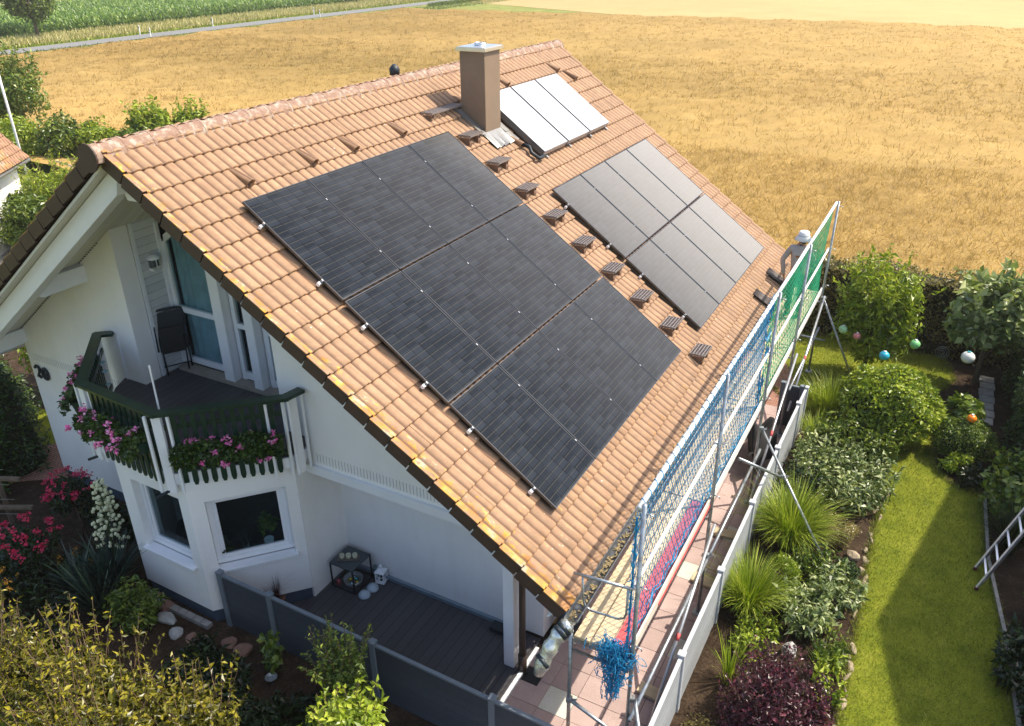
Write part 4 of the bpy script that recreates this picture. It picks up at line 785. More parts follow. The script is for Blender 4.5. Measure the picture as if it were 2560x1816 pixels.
fence('fence', 'sunlit grey board fence between paving and flower bed', [(6.82, -.24), (6.81, 1.56), (6.82, 3.33), (6.83, 5.13), (6.84, 6.93), (6.86, 8.71), (6.87, 9.43)], 1, False)
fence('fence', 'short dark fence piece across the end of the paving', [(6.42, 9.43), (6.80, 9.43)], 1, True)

# ------------------------------------------------------------ scaffold
scf = thing('scaffold', 'galvanised steel scaffold with wooden planks along the eaves', 'scaffold', (6.2, .31, 0))
SY = [.31, 3.38, 6.45, 9.02, 12.15]; XO, XI = 6.555, 5.815; ZP = 1.98
for i, y in enumerate(SY):
    b = MB(); b.tube([(XO, y, .02), (XO, y, 4.1)], .0242, 10); b.cbox((XO, y, .02), .14, .14, .02)
    for z in (3.05, 4.0, 2.2): b.tube([(XO + .02, y, z), (XO + .10, y - .01, z), (XO + .10, y - .01, z - .03)], .009, 5)
    b.build('standard', M_steel, scf, True)
    b = MB(); b.tube([(XI, y, .02), (XI, y, 2.16)], .0242, 10); b.cbox((XI, y, .02), .14, .14, .02); b.build('standard', M_steel, scf, True)
    b = MB(); b.beam((XI + .03, y, ZP - .02), (XO - .03, y, ZP - .02), .05, .05); b.beam((XI + .03, y, ZP - .20), (XO - .03, y, ZP - .20), .03, .03)
    for q in range(5): b.beam((XI + .1 + q * .13, y, ZP - .20), (XI + .1 + q * .13, y, ZP - .03), .025, .012)
    b.build('transom', M_steel, scf)
for i in range(4):
    ya, yb = SY[i] + .02, SY[i + 1] - .02
    for k, (xa, xb) in enumerate(((5.86, 6.05), (6.07, 6.27), (6.29, 6.50))):
        if k == 2 and i > 1: continue
        b = MB(); b.box(xa, xb, ya - .04, yb + .03, ZP + .008, ZP + .05); b.build('plank', M_red if (k == 2 and i == 0) else M_wood, scf, bevel=.004)
    if i > 1: b = MB(); b.box(6.29, 6.50, ya, yb, ZP + .008, ZP + .045); b.build('plank', M_wood, scf)
    b = MB(); b.box(6.515, 6.540, ya, yb, ZP + .02, ZP + .16); b.build('toe_board', M_white_tape if i else mat('toe_board_wood', (.66, .58, .48), .7, .12), scf)
    if i == 0: b = MB(); b.box(6.541, 6.546, 1.2, yb, ZP + .02, ZP + .07); b.build('red_edge', M_red, scf)
    for z in (4.06, 3.03):
        b = MB(); b.tube([(XO - .045, ya - .05, z), (XO - .045, (ya + yb) / 2, z - .012), (XO - .045, yb + .05, z)], .030 if z > 4 else .024, 8); b.build('guard_rail', M_white_tape, scf, True)
    b = MB(); b.tube([(XO + .05, ya - .1, 1.12), (XO + .05, yb + .1, 1.12)], .0242, 8); b.build('ledger', M_steel, scf, True) if i in (0, 1, 3) else None
for (a_, c_) in (((6.62, .95, .06), (6.62, 3.45, 1.66)), ((6.62, 6.2, .2), (6.62, 9.1, 1.85)), ((6.62, 9.2, .5), (6.62, 12.1, 1.95))):
    b = MB(); b.tube([a_, c_], .0242, 8); b.build('brace', mat('new_steel_tube', (.62, .64, .66), .3, .08, metal=.7, bmp=0), scf, True)
    f_ = Vector(a_).lerp(Vector(c_), .42); g_2 = Vector(a_).lerp(Vector(c_), .455); b = MB(); b.tube([f_, g_2], .0252, 10); b.build('red_band', M_red, scf, True)
for (a_, c_) in (((XI, .31, .95), (XO + .04, .31 + .02, .60)), ((XI, 12.15, .9), (XO + .25, 12.12, .88)), ((6.60, 6.40, 1.62), (8.2, 5.14, .02)), ((6.50, 5.2, 1.70), (7.12, 6.0, 1.02)), ((6.60, 12.1, 1.9), (7.65, 11.78, .02)), ((6.62, .33, 1.36), (7.25, -.55, .3))):
    b = MB(); b.tube([a_, c_], .0242, 8); b.build('strut', M_steel, scf, True)
for c in ((6.58, .33, 1.36), (6.59, 6.40, 1.62), (7.12, 5.98, 1.07), (6.58, 12.1, 1.9), (5.82, .31, .95), (6.57, 3.4, 1.12)):
    b = MB(); b.cbox(c, .08, .07, .06, .4); b.tube([Vector(c) + Vector((.04, 0, .02)), Vector(c) + Vector((.1, -.02, .05))], .01, 6); b.tube([Vector(c) + Vector((.03, .03, -.02)), Vector(c) + Vector((.08, .05, -.02))], .012, 6); b.build('clamp', M_steel, scf, bevel=.006)
b = MB(); b.tube([(5.87, .20, 3.03), (6.2, .22, 3.04), (6.52, .26, 3.03)], .018, 8); b.tube([(5.97, .21, 3.03), (5.98, .22, 2.70), (6.01, .22, 2.60), (6.08, .22, 2.57), (6.38, .24, 2.57), (6.45, .24, 2.61), (6.47, .245, 2.68), (6.47, .25, 3.03)], .013, 8); b.build('end_guard', M_steel, scf, True)
for (x, y, l, w_, rz) in ((6.60, 1.62, .42, .19, -.1), (6.66, 4.05, .55, .22, -.1), (6.55, 5.35, .4, .2, .2)):
    t_ = thing('timber_offcut', {1.62: 'short pale board offcut on the paving nearest the terrace corner', 4.05: 'long brown board offcut lying on the dark paving by the fence', 5.35: 'small board offcut on the paving below the diagonal strut'}[y], 'board', (x, y, 0), 'wooden offcuts on the paving'); b = MB(); b.cbox((x - .12, y, .05), l, w_, .05, rz); b.build('board', M_wood, t_, bevel=.004)

# ------------------------------------------------------------ safety nets
def netmat(name, c):
    m, t, b = newmat(name); n = noise(t, 30, 2); r = ramp(t, [(.3, tuple(q * .7 for q in c)), (.7, tuple(min(1, q * 1.3) for q in c))]); t.links.new(n.outputs[0], r.inputs[0]); t.links.new(r.outputs[0], b.inputs[0]); b.inputs['Roughness'].default_value = .5; return m
N_blue = netmat('blue_net_cord', (.015, .24, .46)); N_green = netmat('green_net_cord', (.02, .42, .20))
def net(name, lab, y0, y1, z0, z1, cell, r, m, x0=XO - .075, sag=.03, slope=1.0):
    P_ = []; rg = np.random.default_rng(4); H_ = z1 - z0
    for sg in (1, -1):
        k0 = y0 - H_ / slope if sg > 0 else y0; k1 = y1 if sg > 0 else y1 + H_ / slope; k = k0
        while k < k1:
            # cord: y = k + sg * (z - z0)/slope
            tt = np.linspace(0, H_, 24); yy_ = k + sg * tt / slope; ok = (yy_ >= y0) & (yy_ <= y1); tt, yy_ = tt[ok], yy_[ok]
            if len(tt) > 1: P_.append(np.stack([x0 - sag * np.sin(np.pi * tt / H_) * (1 + .6 * np.sin(yy_ * 2.1)) + .008 * np.sin(yy_ * 3 + tt * 2), yy_ + .01 * np.sin(tt * 4 + yy_ * 1.5), z0 + tt - .02 * np.abs(np.sin(yy_ * 3.2)) * tt / H_], 1))
            k += cell
    V = []; F = []; o = 0
    for p in P_:
        d = np.gradient(p, axis=0); d /= np.linalg.norm(d, axis=1, keepdims=True); u = np.array([1., 0, 0]); v = np.cross(d, u); n = len(p)
        ring = [p + r * (math.cos(a) * u + math.sin(a) * v) for a in (0, 2.094, 4.189)]; V.append(np.stack(ring, 1).reshape(-1, 3))
        for i in range(n - 1):
            for q in range(3): F.append((o + 3 * i + q, o + 3 * i + (q + 1) % 3, o + 3 * i + 3 + (q + 1) % 3, o + 3 * i + 3 + q))
        o += 3 * n
    return tag(np_mesh(name, np.concatenate(V), F, m), lab, 'safety net')
net('safety_net', 'blue knotted safety net on the near half of the scaffold guard rails', .33, 6.43, 2.05, 4.05, .11, .0042, N_blue, slope=1.7)
net('safety_net', 'green safety net on the far half of the scaffold guard rails', 6.47, 12.13, 2.05, 4.05, .15, .0052, N_green, slope=1.7)
rg = random.Random(8); t_ = thing('rope_lashing', 'blue cord wound along the top rail and posts', 'cord'); b = MB()
pts = []
for i in range(260): y = .35 + i * .0236; a = i * .8; pts.append((XO - .045 + .036 * math.cos(a), y, 4.055 + .036 * math.sin(a)))
b.tube(pts, .005, 4); b.build('lashing', N_blue, t_)
for (x, y0_, y1_, z) in ((XO - .08, .4, 6.4, 2.1), (XO - .1, 1.0, 6.0, 2.16)):
    b = MB(); b.tube([(x + .02 * math.sin(i * 1.3), y0_ + (y1_ - y0_) * i / 60, z + .03 * math.sin(i * .9)) for i in range(61)], .007, 5); b.build('edge_rope', N_blue, t_)
b = MB(); zc = 4.0
for k in range(16): b.tube([(XO - .06 + rg.uniform(-.05, .02), 6.45 + rg.uniform(-.35, .05), 4.0 - .12 * k * rg.uniform(.8, 1.2) + rg.uniform(-.1, .1)) for _ in range(6)], .008, 4)
b.build('bundled_cord', N_blue, t_)
# bunched end of the blue net hanging at the corner
t_ = thing('net_bundle', 'bunched heap of blue net hanging off the near scaffold corner', 'net', (6.3, .2, 2)); rg = random.Random(21)
for part_, n_, rr in (('net_cords', 300, .0042), ('hanging_loops', 150, .0045)):
    b = MB()
    for i in range(n_):
        if part_ == 'net_cords': c = Vector((rg.gauss(6.36, .095), rg.gauss(.25, .06), rg.gauss(2.0, .085)))
        else: c = Vector((rg.gauss(6.38, .09), rg.gauss(.22, .06), rg.uniform(1.45, 1.95)))
        a1, a2, s_ = rg.uniform(0, 6.28), rg.uniform(0, 6.28), rg.uniform(.03, .085); pts = []
        taper = 1 if part_ == 'net_cords' else max(.35, (c.z - 1.2) / .75)
        for q in range(15):
            u = q / 14 * rg.uniform(4.5, 6.3); pts.append(Vector((6.37 + (c.x - 6.37) * taper, c.y, c.z)) + Vector((math.cos(u + a1) * s_ * math.cos(a2) * taper, math.cos(u + a1) * s_ * math.sin(a2) * .8, math.sin(u) * s_ * 1.1)) + Vector((rg.gauss(0, .003), rg.gauss(0, .003), rg.gauss(0, .003))))
        b.tube(pts, rr, 4)
    b.build(part_, N_blue, t_)
b = MB(); b.tube([(6.50, .27, z) for z in [3.95, 3.4, 2.9, 2.4, 2.05]], .012, 5)
for k in range(14): b.tube([(6.50 + rg.uniform(-.04, .02), .27 + rg.uniform(-.05, .05), 2.1 + k * .14 + rg.uniform(-.1, .1)) for _ in range(4)], .006, 4)
b.build('gathered_edge', N_blue, t_)

# ------------------------------------------------------------ things on the balcony and terrace
t_ = thing('folding_chair', 'dark folded garden chair leaning by the balcony window', 'chair', (-1.95, 1.65, 2.85)); A_, B_ = Vector((-2.02, 1.50, 2.86)), Vector((-1.78, 1.90, 2.86)); up_ = Vector((-.06, .06, 1)).normalized(); sd_ = (B_ - A_).normalized(); nn_ = sd_.cross(up_)
def cp(u, v, w_=0): return A_ + sd_ * u + up_ * v + nn_ * w_
W_ = (B_ - A_).length
b = MB(); rim = [(.03, .40), (.0, .45), (-.02, 1.0), (.02, 1.06), (.1, 1.08), (W_ - .1, 1.08), (W_ - .02, 1.06), (W_ + .02, 1.0), (W_, .45), (W_ - .03, .40), (.03, .40)]; b.tube([cp(u, v, .03) for u, v in rim], .022, 8); b.build('back_frame', M_anth, t_, True)
b = MB(); b.prism([cp(.02, .42, .03), cp(W_ - .02, .42, .03), cp(W_ + .0, 1.04, .03), cp(0, 1.04, .03)], nn_ * .012); b.build('backrest', M_anth, t_)
b = MB(); b.prism([cp(.06, .36, .06), cp(W_ - .06, .36, .06), cp(W_ - .06, .80, .07), cp(.06, .80, .07)], nn_ * .03); b.build('seat', M_blackm, t_, bevel=.006)
for u0, u1, w0 in ((.0, .02, .0), (W_, W_ - .02, .0), (.07, .05, .10), (W_ - .07, W_ - .05, .10)):
    b = MB(); b.tube([cp(u0, .0, w0), cp(u1, .62, .05)], .014, 7); b.build('leg', M_anth, t_, True)
b = MB(); b.tube([cp(0, .12, .0), cp(W_, .12, .0)], .011, 6); b.build('crossbar', M_anth, t_, True)
for u in (0.0, W_): b = MB(); b.tube([cp(u, .42, .09), cp(u, .85, .10)], .016, 7); b.build('armrest', M_anth, t_, True)
t_ = thing('flagpole', 'thin white pole standing up from the balcony rail', 'pole', (-.02, -.08, 3.0)); b = MB(); b.tube([(-.02, -.10, 3.0), (-.02, -.08, 4.22)], .013, 8); b.tube([(-.02, -.08, 4.2), (-.02, -.08, 4.24)], .016, 8); b.build('pole', M_wht, t_)
t_ = thing('disc_mobile', 'string of pale blue discs hanging inside the left balcony rail', 'mobile', (-2.35, .80, 3.6)); b = MB(); b.tube([(-2.30, .72, 3.62), (-2.30, .72, 2.95)], .003, 4); b.build('string', M_wht, t_)
for z in (3.38, 3.22, 3.0): b = MB(); b.lathe((-2.29, .72, z), [(.04, -.005), (.046, 0), (.04, .005)], 14); o = b.build('disc', mat('pale_blue_glass', (.30, .55, .62), .2, .1, bmp=0), t_); 
def flowers(P_, r, m, rng, root, nm, k=7, sz=.02):
    Q = np.repeat(P_, k, 0) + rng.normal(size=(len(P_) * k, 3)) * r; o_ = rng.normal(size=Q.shape); o_[:, 2] = abs(o_[:, 2]); V, F = leaf_arrays(Q, sz, o_, .9, rng, 1.0, .05); np_mesh(nm, V, F, m, root, rng.uniform(0, 1, len(Q)))
def flowerbox(p, q, z, lab, seed, nfl, out=.16):
    p, q = Vector((*p, z)), Vector((*q, z)); d = (q - p).normalized(); n_ = Vector((d.y, -d.x, 0)); L_ = (q - p).length; rng = np.random.default_rng(seed)
    t_ = thing('flower_box', lab, 'flower box', p, 'geranium boxes on the balcony rail')
    b = MB(); b.prism([p + n_ * .02, p + n_ * .05 + Vector((0, 0, -.17)), p + n_ * .17 + Vector((0, 0, -.17)), p + n_ * .21], d * L_); b.build('planter', M_green, t_, bevel=.005)
    n = int(2600 * L_); u = rng.uniform(-.05, L_ + .04, n); th_ = rng.uniform(-.3, np.pi * .95, n); rr = rng.uniform(.3, 1, n) ** .5 * (.165 + .04 * np.sin(u * 9 + seed)); 
    P_ = np.array(p)[None] + np.array(d)[None] * u[:, None] + np.array(n_)[None] * (out + np.cos(th_) * rr)[:, None] + np.array([0, 0, 1.])[None] * (np.sin(th_) * rr * .85 - .05 * np.maximum(0, np.cos(th_)) * rng.uniform(0, 2.6, n))[:, None]
    o_ = P_ - (np.array(p) + np.array(d) * L_ / 2); V, F = leaf_arrays(P_, .048, o_ * .5, .85, rng, .6, .1); np_mesh('foliage', V, F, L_mid2, t_, rng.uniform(0, 1, n))
    u = rng.uniform(-.05, L_ + .03, nfl); th_ = rng.uniform(-.5, np.pi * .8, nfl); rr = .205
    c = np.array(p)[None] + np.array(d)[None] * u[:, None] + np.array(n_)[None] * (out + np.cos(th_) * rr)[:, None] + np.array([0, 0, 1.])[None] * (np.sin(th_) * rr * .8 - .06 * np.maximum(0, np.cos(th_)))[:, None]
    flowers(c, .018, P_pink, rng, t_, 'blossoms', 22, .033); return t_
def shoots(root, center, rad, n, length, leaf, m, seed, aspect=.45, per=12, r_=.006):
    rng = np.random.default_rng(seed); d = rng.normal(size=(n, 3)); d[:, 2] = np.abs(d[:, 2]) + .25; d /= np.linalg.norm(d, axis=1, keepdims=True); c = np.array(center); st = c + d * np.array(rad) * .7
    dr = d * .5 + np.array([0, 0, 1.]) + rng.normal(size=(n, 3)) * .25; dr /= np.linalg.norm(dr, axis=1, keepdims=True); L_ = length * rng.uniform(.5, 1.25, (n, 1)) + .3 * np.array(rad).max(); b = MB()
    for p, q in zip(st, dr * L_): b.tube([p, p + q * .5, p + q], [r_, r_ * .7, r_ * .4], 4, False)
    b.build('shoots', M_twig, root); f_ = rng.uniform(.2, 1.03, (n * per, 1)); P_ = np.repeat(st, per, 0) + np.repeat(dr * L_, per, 0) * f_; o_ = rng.normal(size=P_.shape) * 1.2
    V, F = leaf_arrays(P_, leaf, o_, aspect, rng, .5, .15); np_mesh('shoot_leaves', V, F, m, root, rng.uniform(.2, 1, len(P_)))
L_mid2 = leafmat('geranium_leaf', [(0, (.02, .05, .008)), (.6, (.05, .10, .014)), (1, (.10, .16, .03))])
flowerbox((-2.58, .82), (-1.72, -.02), 3.22, 'geranium box on the left side of the balcony, toward the house number', 41, 13)
flowerbox((-1.35, -.20), (-.10, -.27), 3.20, 'geranium box on the front of the balcony, above the front bay window', 42, 24)
flowerbox((.26, -.16), (1.22, .72), 3.08, 'geranium box on the right side of the balcony, above the angled bay window', 43, 17)
# terrace corner table and what stands round it
t_ = thing('side_table', 'small black square metal table in the terrace corner', 'table', (1.55, 1.45, .05)); M_tt = mat('slate_table_top', (.045, .06, .07), .35, .15)
tx0, tx1, ty0, ty1 = 1.31, 1.76, 1.22, 1.68
b = MB(); b.box(tx0, tx1, ty0, ty1, .49, .515); b.build('tabletop', M_tt, t_, bevel=.003)
for x in (tx0 + .01, tx1 - .01):
    for y in (ty0 + .01, ty1 - .01): b = MB(); b.box(x - .01, x + .01, y - .01, y + .01, .052, .49); b.build('leg', M_blackm, t_)
for (p, q) in (((tx0, ty0), (tx1, ty0)), ((tx1, ty0), (tx1, ty1)), ((tx0, ty1), (tx1, ty1)), ((tx0, ty0), (tx0, ty1))): b = MB(); b.beam((*p, .062), (*q, .062), .018, .018); b.build('stretcher', M_blackm, t_)
t_ = thing('tray', 'narrow brown tray on the black terrace table', 'tray', (1.52, 1.44, .515)); b = MB(); b.cbox((1.53, 1.43, .522), .34, .12, .012, .55); b.cbox((1.53 - .03, 1.43 + .055, .53), .34, .01, .02, .55); b.cbox((1.53 + .03, 1.43 - .055, .53), .34, .01, .02, .55); b.build('tray', mat('tray_brown', (.13, .11, .09), .5), t_)
for i in range(3):
    c = (1.53 + (i - 1) * .1 * math.cos(.55), 1.43 + (i - 1) * .1 * math.sin(.55), .53); t_ = thing('candle_cup', ['cream candle cup at the end of the tray nearest the bay', 'cream candle cup in the middle of the tray', 'cream candle cup at the end of the tray nearest the recess wall'][i], 'cup', c, 'cream cups on the tray')
    b = MB(); b.lathe(c, [(.028, 0), (.038, .03), (.040, .075), (.034, .075), (.030, .02)], 16); b.build('cup', mat('cream_ceramic', (.62, .60, .42), .4, .05), t_, True)
t_ = thing('fire_bowl', 'round grey metal bowl with shiny glass balls under the table', 'bowl', (1.58, 1.42, .05)); b = MB(); b.lathe((1.58, 1.42, .055), [(.10, 0), (.135, .02), (.155, .10), (.15, .10), (.128, .03), (.05, .02)], 24); b.build('bowl', M_steel, t_, True)
for i, (dx, dy, c) in enumerate([(.02, .05, (.10, .35, .33)), (.08, -.01, (.55, .42, .10)), (-.06, .0, (.50, .40, .08)), (.03, -.07, (.35, .50, .60)), (-.03, .07, (.3, .3, .3))]): b = MB(); b.ball((1.58 + dx, 1.42 + dy, .105), .035); b.build('glass_ball', mat(f'glitter_{i}', c, .08, .05, metal=.8, bmp=0), t_, True)
t_ = thing('red_ornament', 'small red glass ornament on the deck left of the bowl', 'ornament', (1.40, 1.28, .05)); b = MB(); b.lathe((1.40, 1.28, .052), [(.02, 0), (.04, .03), (.032, .07), (.038, .09), (.01, .11)], 10); b.build('ornament', mat('red_glass', (.30, .05, .06), .15, .3, 60), t_, True)
t_ = thing('glass_jar', 'dark glass storm jar behind the table leg near the lantern', 'jar', (1.73, 1.66, .05)); b = MB(); b.lathe((1.80, 1.70, .052), [(.045, 0), (.05, .02), (.05, .17), (.035, .20), (.038, .22)], 14); b.build('jar', M_glass, t_, True)
b = MB(); b.lathe((1.80, 1.70, .055), [(.02, 0), (.02, .10)], 10); b.build('candle', M_curt, t_)
t_ = thing('lantern', 'white metal candle lantern beside the black terrace table', 'lantern', (1.95, 1.66, .05)); lx, ly = 1.945, 1.665
b = MB(); b.cbox((lx, ly, .06), .15, .15, .02, .2)
mz = Matrix.Rotation(.2, 3, 'Z')
for sx in (-1, 1):
    for sy in (-1, 1): v = mz @ Vector((sx * .066, sy * .066, 0)); b.cbox((lx + v.x, ly + v.y, .16), .014, .014, .2, .2)
    for ax in (0, 1):
        v = mz @ (Vector((sx * .066, 0, 0)) if ax else Vector((0, sx * .066, 0))); b.cbox((lx + v.x, ly + v.y, .16), .006, .006, .2, .2); b.cbox((lx + v.x, ly + v.y, .17), .008 if ax else .13, .13 if ax else .008, .008, .2)
b.build('lantern_frame', M_wht, t_); b = MB(); cs = [mz @ Vector((sx * .085, sy * .085, 0)) for sx, sy in ((-1, -1), (1, -1), (1, 1), (-1, 1))]
b.add([(lx + v.x, ly + v.y, .26) for v in cs] + [(lx + v.x * .3, ly + v.y * .3, .32) for v in cs], [(0, 1, 2, 3), (4, 5, 6, 7), (0, 1, 5, 4), (1, 2, 6, 5), (2, 3, 7, 6), (3, 0, 4, 7)]); b.lathe((lx, ly, .32), [(.025, 0), (.032, .03), (.022, .05)], 12); b.build('lantern_roof', M_wht, t_)
b = MB(); b.lathe((lx, ly, .07), [(.025, 0), (.025, .07)], 12); b.build('candle', M_anth, t_)
for i, (x, y) in enumerate(((1.905, 1.275), (1.925, 1.455))):
    t_ = thing('dome_light', ['pale dome light on the deck, the one farther from the lantern', 'pale dome light on the deck, touching the white lantern'][i], 'dome', (x, y, .05), 'pale domes on the deck'); b = MB(); b.lathe((x, y, .052), [(.098 * math.cos(a), .098 * math.sin(a) * .9) for a in [math.pi / 2 * k / 7 for k in range(8)]], 24); b.build('dome', mat('frosted_blue_white', (.42, .50, .56), .5, .05), t_, True)
def pot(c, r, h, m, root): b = MB(); b.lathe(c, [(r * .72, 0), (r, h * .92), (r * 1.06, h * .92), (r * 1.06, h), (r * .9, h), (r * .88, h * .9)], 18); return b.build('pot', m, root, True)
t_ = thing('potted_grass', 'dark red grass in a clay pot between bay and fence', 'plant', (.86, .50, .05)); pot((.86, .50, .0), .12, .22, mat('terracotta', (.30, .12, .07), .8), t_); V, F, R_ = ribbons((.86, .50, .2), 150, .42, .9, .008, np.random.default_rng(5)); np_mesh('leaves', V, F, L_purp, t_, R_)
t_ = thing('potted_bamboo', 'green bamboo in a tall pot behind the white porch post', 'plant', (4.95, 2.25, 0)); pot((5.0, 2.15, .0), .2, .5, M_plinth, t_); bush('', '', '', (5.0, 2.15, 1.15), (.34, .34, .65), 1500, .13, L_mid, 12, .4, .16, seed=77, parent=t_, part='leaves', trunk=(.012, M_twig), droop=.4)
t_ = thing('shoe_rack', 'small dark metal box on the deck by the porch post', 'box', (4.1, 1.62, .05)); b = MB(); b.cbox((4.12, 1.62, .09), .26, .16, .012); b.cbox((4.12, 1.62, .14), .26, .16, .012)
for sx in (-.12, .12):
    for sy in (-.07, .07): b.cbox((4.12 + sx, 1.62 + sy, .10), .01, .01, .09)
b.build('rack', M_anth, t_)
t_ = thing('garden_tarp', 'black fabric draped over the fence end near the far gate', 'cover', (6.2, 7.6, 0)); b = MB(); rg = np.random.default_rng(9); V = []
for i in range(13):
    for j in range(15): u, v = i / 12, j / 14; V.append((6.15 + .45 * u + .10 * math.sin(v * 7 + u * 5), 7.2 + 1.5 * v + .05 * math.sin(u * 9), max(.03, 1.0 * math.sin(math.pi * (.15 + .7 * u)) * (1 - .75 * abs(v - .5)) * (.8 + .2 * math.sin(v * 14 + u * 6)))))
b.add(V, [(i * 15 + j, i * 15 + j + 1, (i + 1) * 15 + j + 1, (i + 1) * 15 + j) for i in range(12) for j in range(14)]); b.build('cloth', mat('black_fabric', (.012, .012, .014), .9, .2), t_, True)

# ------------------------------------------------------------ the worker
def skin(name, J, E_, m, parent, sub=2):
    me = bpy.data.meshes.new(name); me.from_pydata([j[:3] for j in J], E_, []); o = bpy.data.objects.new(name, me); COL.objects.link(o)
    md = o.modifiers.new('k', 'SKIN'); o.modifiers.new('s', 'SUBSURF').levels = sub; o.modifiers['s'].render_levels = sub
    for v, j in zip(me.skin_vertices[0].data, J): v.radius = (j[3], j[4] if len(j) > 4 else j[3])
    me.skin_vertices[0].data[0].use_root = True
    dg = bpy.context.evaluated_depsgraph_get(); dg.update(); m2 = bpy.data.meshes.new_from_object(o.evaluated_get(dg)); bpy.data.objects.remove(o)
    m2.polygons.foreach_set('use_smooth', [True] * len(m2.polygons)); m2.name = name; m2.materials.clear()
    o2 = bpy.data.objects.new(name, m2); COL.objects.link(o2); m2.materials.append(m); g = ORG[parent]; m2.transform(Matrix.Translation(-g)); o2.parent = parent; ORG[o2] = g; return o2
wx, wy, wz = 6.13, 10.5, ZP + .07
wk = thing('person', 'worker in grey shirt and white bucket hat leaning over the eaves from the scaffold', 'person', (wx, wy, wz))
M_skin = mat('skin', (.48, .25, .16), .5, .08); M_shirt = mat('grey_shirt', (.40, .35, .32), .85, .12, 12, bmp=.4, bscale=14); M_trou = mat('dark_trousers', (.035, .045, .055), .85, .15, bmp=.3, bscale=14)
hp = Vector((wx + .08, wy - .04, wz + .95)); ch_ = Vector((wx + .03, wy + .07, wz + 1.36)); nk = Vector((wx + .03, wy + .12, wz + 1.50)); hd = Vector((wx + .045, wy + .16, wz + 1.62))
ls, rs = ch_ + Vector((-.17, .0, .06)), ch_ + Vector((.17, .02, .05)); le, re = ls + Vector((-.14, -.06, -.26)), rs + Vector((.10, .14, -.24)); lh, rh = Vector((5.93, wy + .0, 2.86)), re + Vector((-.10, .20, .02))
lk, rk = hp + Vector((-.12, .06, -.45)), hp + Vector((.11, .02, -.45)); lf, rf = Vector((wx - .03, wy - .02, wz + .06)), Vector((wx + .20, wy - .06, wz + .06))
J = [(*hp, .13, .10), (*(hp.lerp(ch_, .5)), .13, .10), (*ch_, .145, .10), (*nk, .055), (*(hd + Vector((0, 0, -.02))), .085, .095), (*(hd + Vector((0, .0, .08))), .075, .085),
     (*ls, .06), (*le, .042), (*lh, .026), (*rs, .06), (*re, .042), (*rh, .026), (*(hp + Vector((-.09, 0, -.08))), .09), (*lk, .062), (*lf, .042), (*(lf + Vector((0, .16, -.02))), .035), (*(hp + Vector((.09, 0, -.08))), .09), (*rk, .062), (*rf, .042), (*(rf + Vector((0, .16, -.02))), .035)]
Ed = [(0, 1), (1, 2), (2, 3), (3, 4), (4, 5), (2, 6), (6, 7), (7, 8), (2, 9), (9, 10), (10, 11), (0, 12), (12, 13), (13, 14), (14, 15), (0, 16), (16, 17), (17, 18), (18, 19)]
for (h_, e_, s_) in ((lh, le, -1), (rh, re, 1)):
    d = (h_ - e_).normalized(); sd_ = d.cross(Vector((0, 0, 1))).normalized() * s_; palm = h_ + d * .06; ip = len(J); J.append((*palm, .030, .016)); Ed.append((8 if s_ < 0 else 11, ip))
    for k in range(4):
        f0 = palm + sd_ * (k - 1.5) * .019 + d * .035; L_ = [.066, .075, .070, .055][k]; f1 = f0 + (d * .55 + Vector((0, 0, -.35))).normalized() * L_ * .55; f2 = f1 + (d * .3 + Vector((0, 0, -.8))).normalized() * L_ * .5
        J += [(*f0, .0095), (*f1, .0085), (*f2, .0075)]; q = len(J) - 3; Ed += [(ip, q), (q, q + 1), (q + 1, q + 2)]
    t0 = palm - sd_ * .035 - d * .01; t1 = t0 - sd_ * .02 + d * .035; J += [(*t0, .011), (*t1, .009)]; q = len(J) - 2; Ed += [(ip, q), (q, q + 1)]
skin('body', J, Ed, M_skin, wk)
J = [(*(hp + Vector((0, 0, -.02))), .170, .13), (*(hp.lerp(ch_, .5)), .175, .13), (*ch_, .20, .135), (*(nk + Vector((0, -.01, -.03))), .075), (*ls, .078), (*(ls.lerp(le, .5)), .062), (*le, .056), (*(le.lerp(lh, .85)), .040), (*rs, .078), (*(rs.lerp(re, .5)), .062), (*re, .056), (*(re.lerp(rh, .85)), .040)]
skin('shirt', J, [(0, 1), (1, 2), (2, 3), (2, 4), (4, 5), (5, 6), (6, 7), (2, 8), (8, 9), (9, 10), (10, 11)], M_shirt, wk)
J = [(*(hp + Vector((0, 0, .06))), .155, .125), (*(hp + Vector((0, 0, -.06))), .158, .13), (*(hp + Vector((-.09, 0, -.12))), .105), (*lk, .08), (*(lf + Vector((0, 0, .03))), .062), (*(hp + Vector((.09, 0, -.12))), .105), (*rk, .08), (*(rf + Vector((0, 0, .03))), .062)]
skin('trousers', J, [(0, 1), (1, 2), (2, 3), (3, 4), (1, 5), (5, 6), (6, 7)], M_trou, wk)
b = MB(); b.lathe(hd + Vector((0, -.005, .045)), [(.168, -.075), (.176, -.062), (.114, .015), (.106, .075), (.085, .105), (.03, .118)], 20); b.build('bucket_hat', mat('white_cotton', (.82, .82, .84), .8, .05, bmp=.2, bscale=20), wk, True)
b = MB(); b.lathe(hd + Vector((0, -.008, .045)), [(.1135, .012), (.1125, .035)], 20); b.build('hat_band', mat('hat_band_grey', (.55, .55, .58), .8), wk)
b = MB(); b.lathe(hd + Vector((0, -.02, -.04)), [(.07, -.05), (.085, 0), (.09, .04)], 14); b.build('hair', mat('dark_hair', (.05, .035, .03), .8), wk, True)
b = MB(); b.lathe(nk + Vector((0, -.005, -.02)), [(.078, -.03), (.07, .0), (.066, .035)], 14); b.build('collar', mat('dark_collar', (.04, .03, .04), .8), wk, True)
def onback(u, v): return ch_.lerp(hp, v) + Vector((u, -.118 - .012 * math.cos(u * 12), 0))
b = MB()
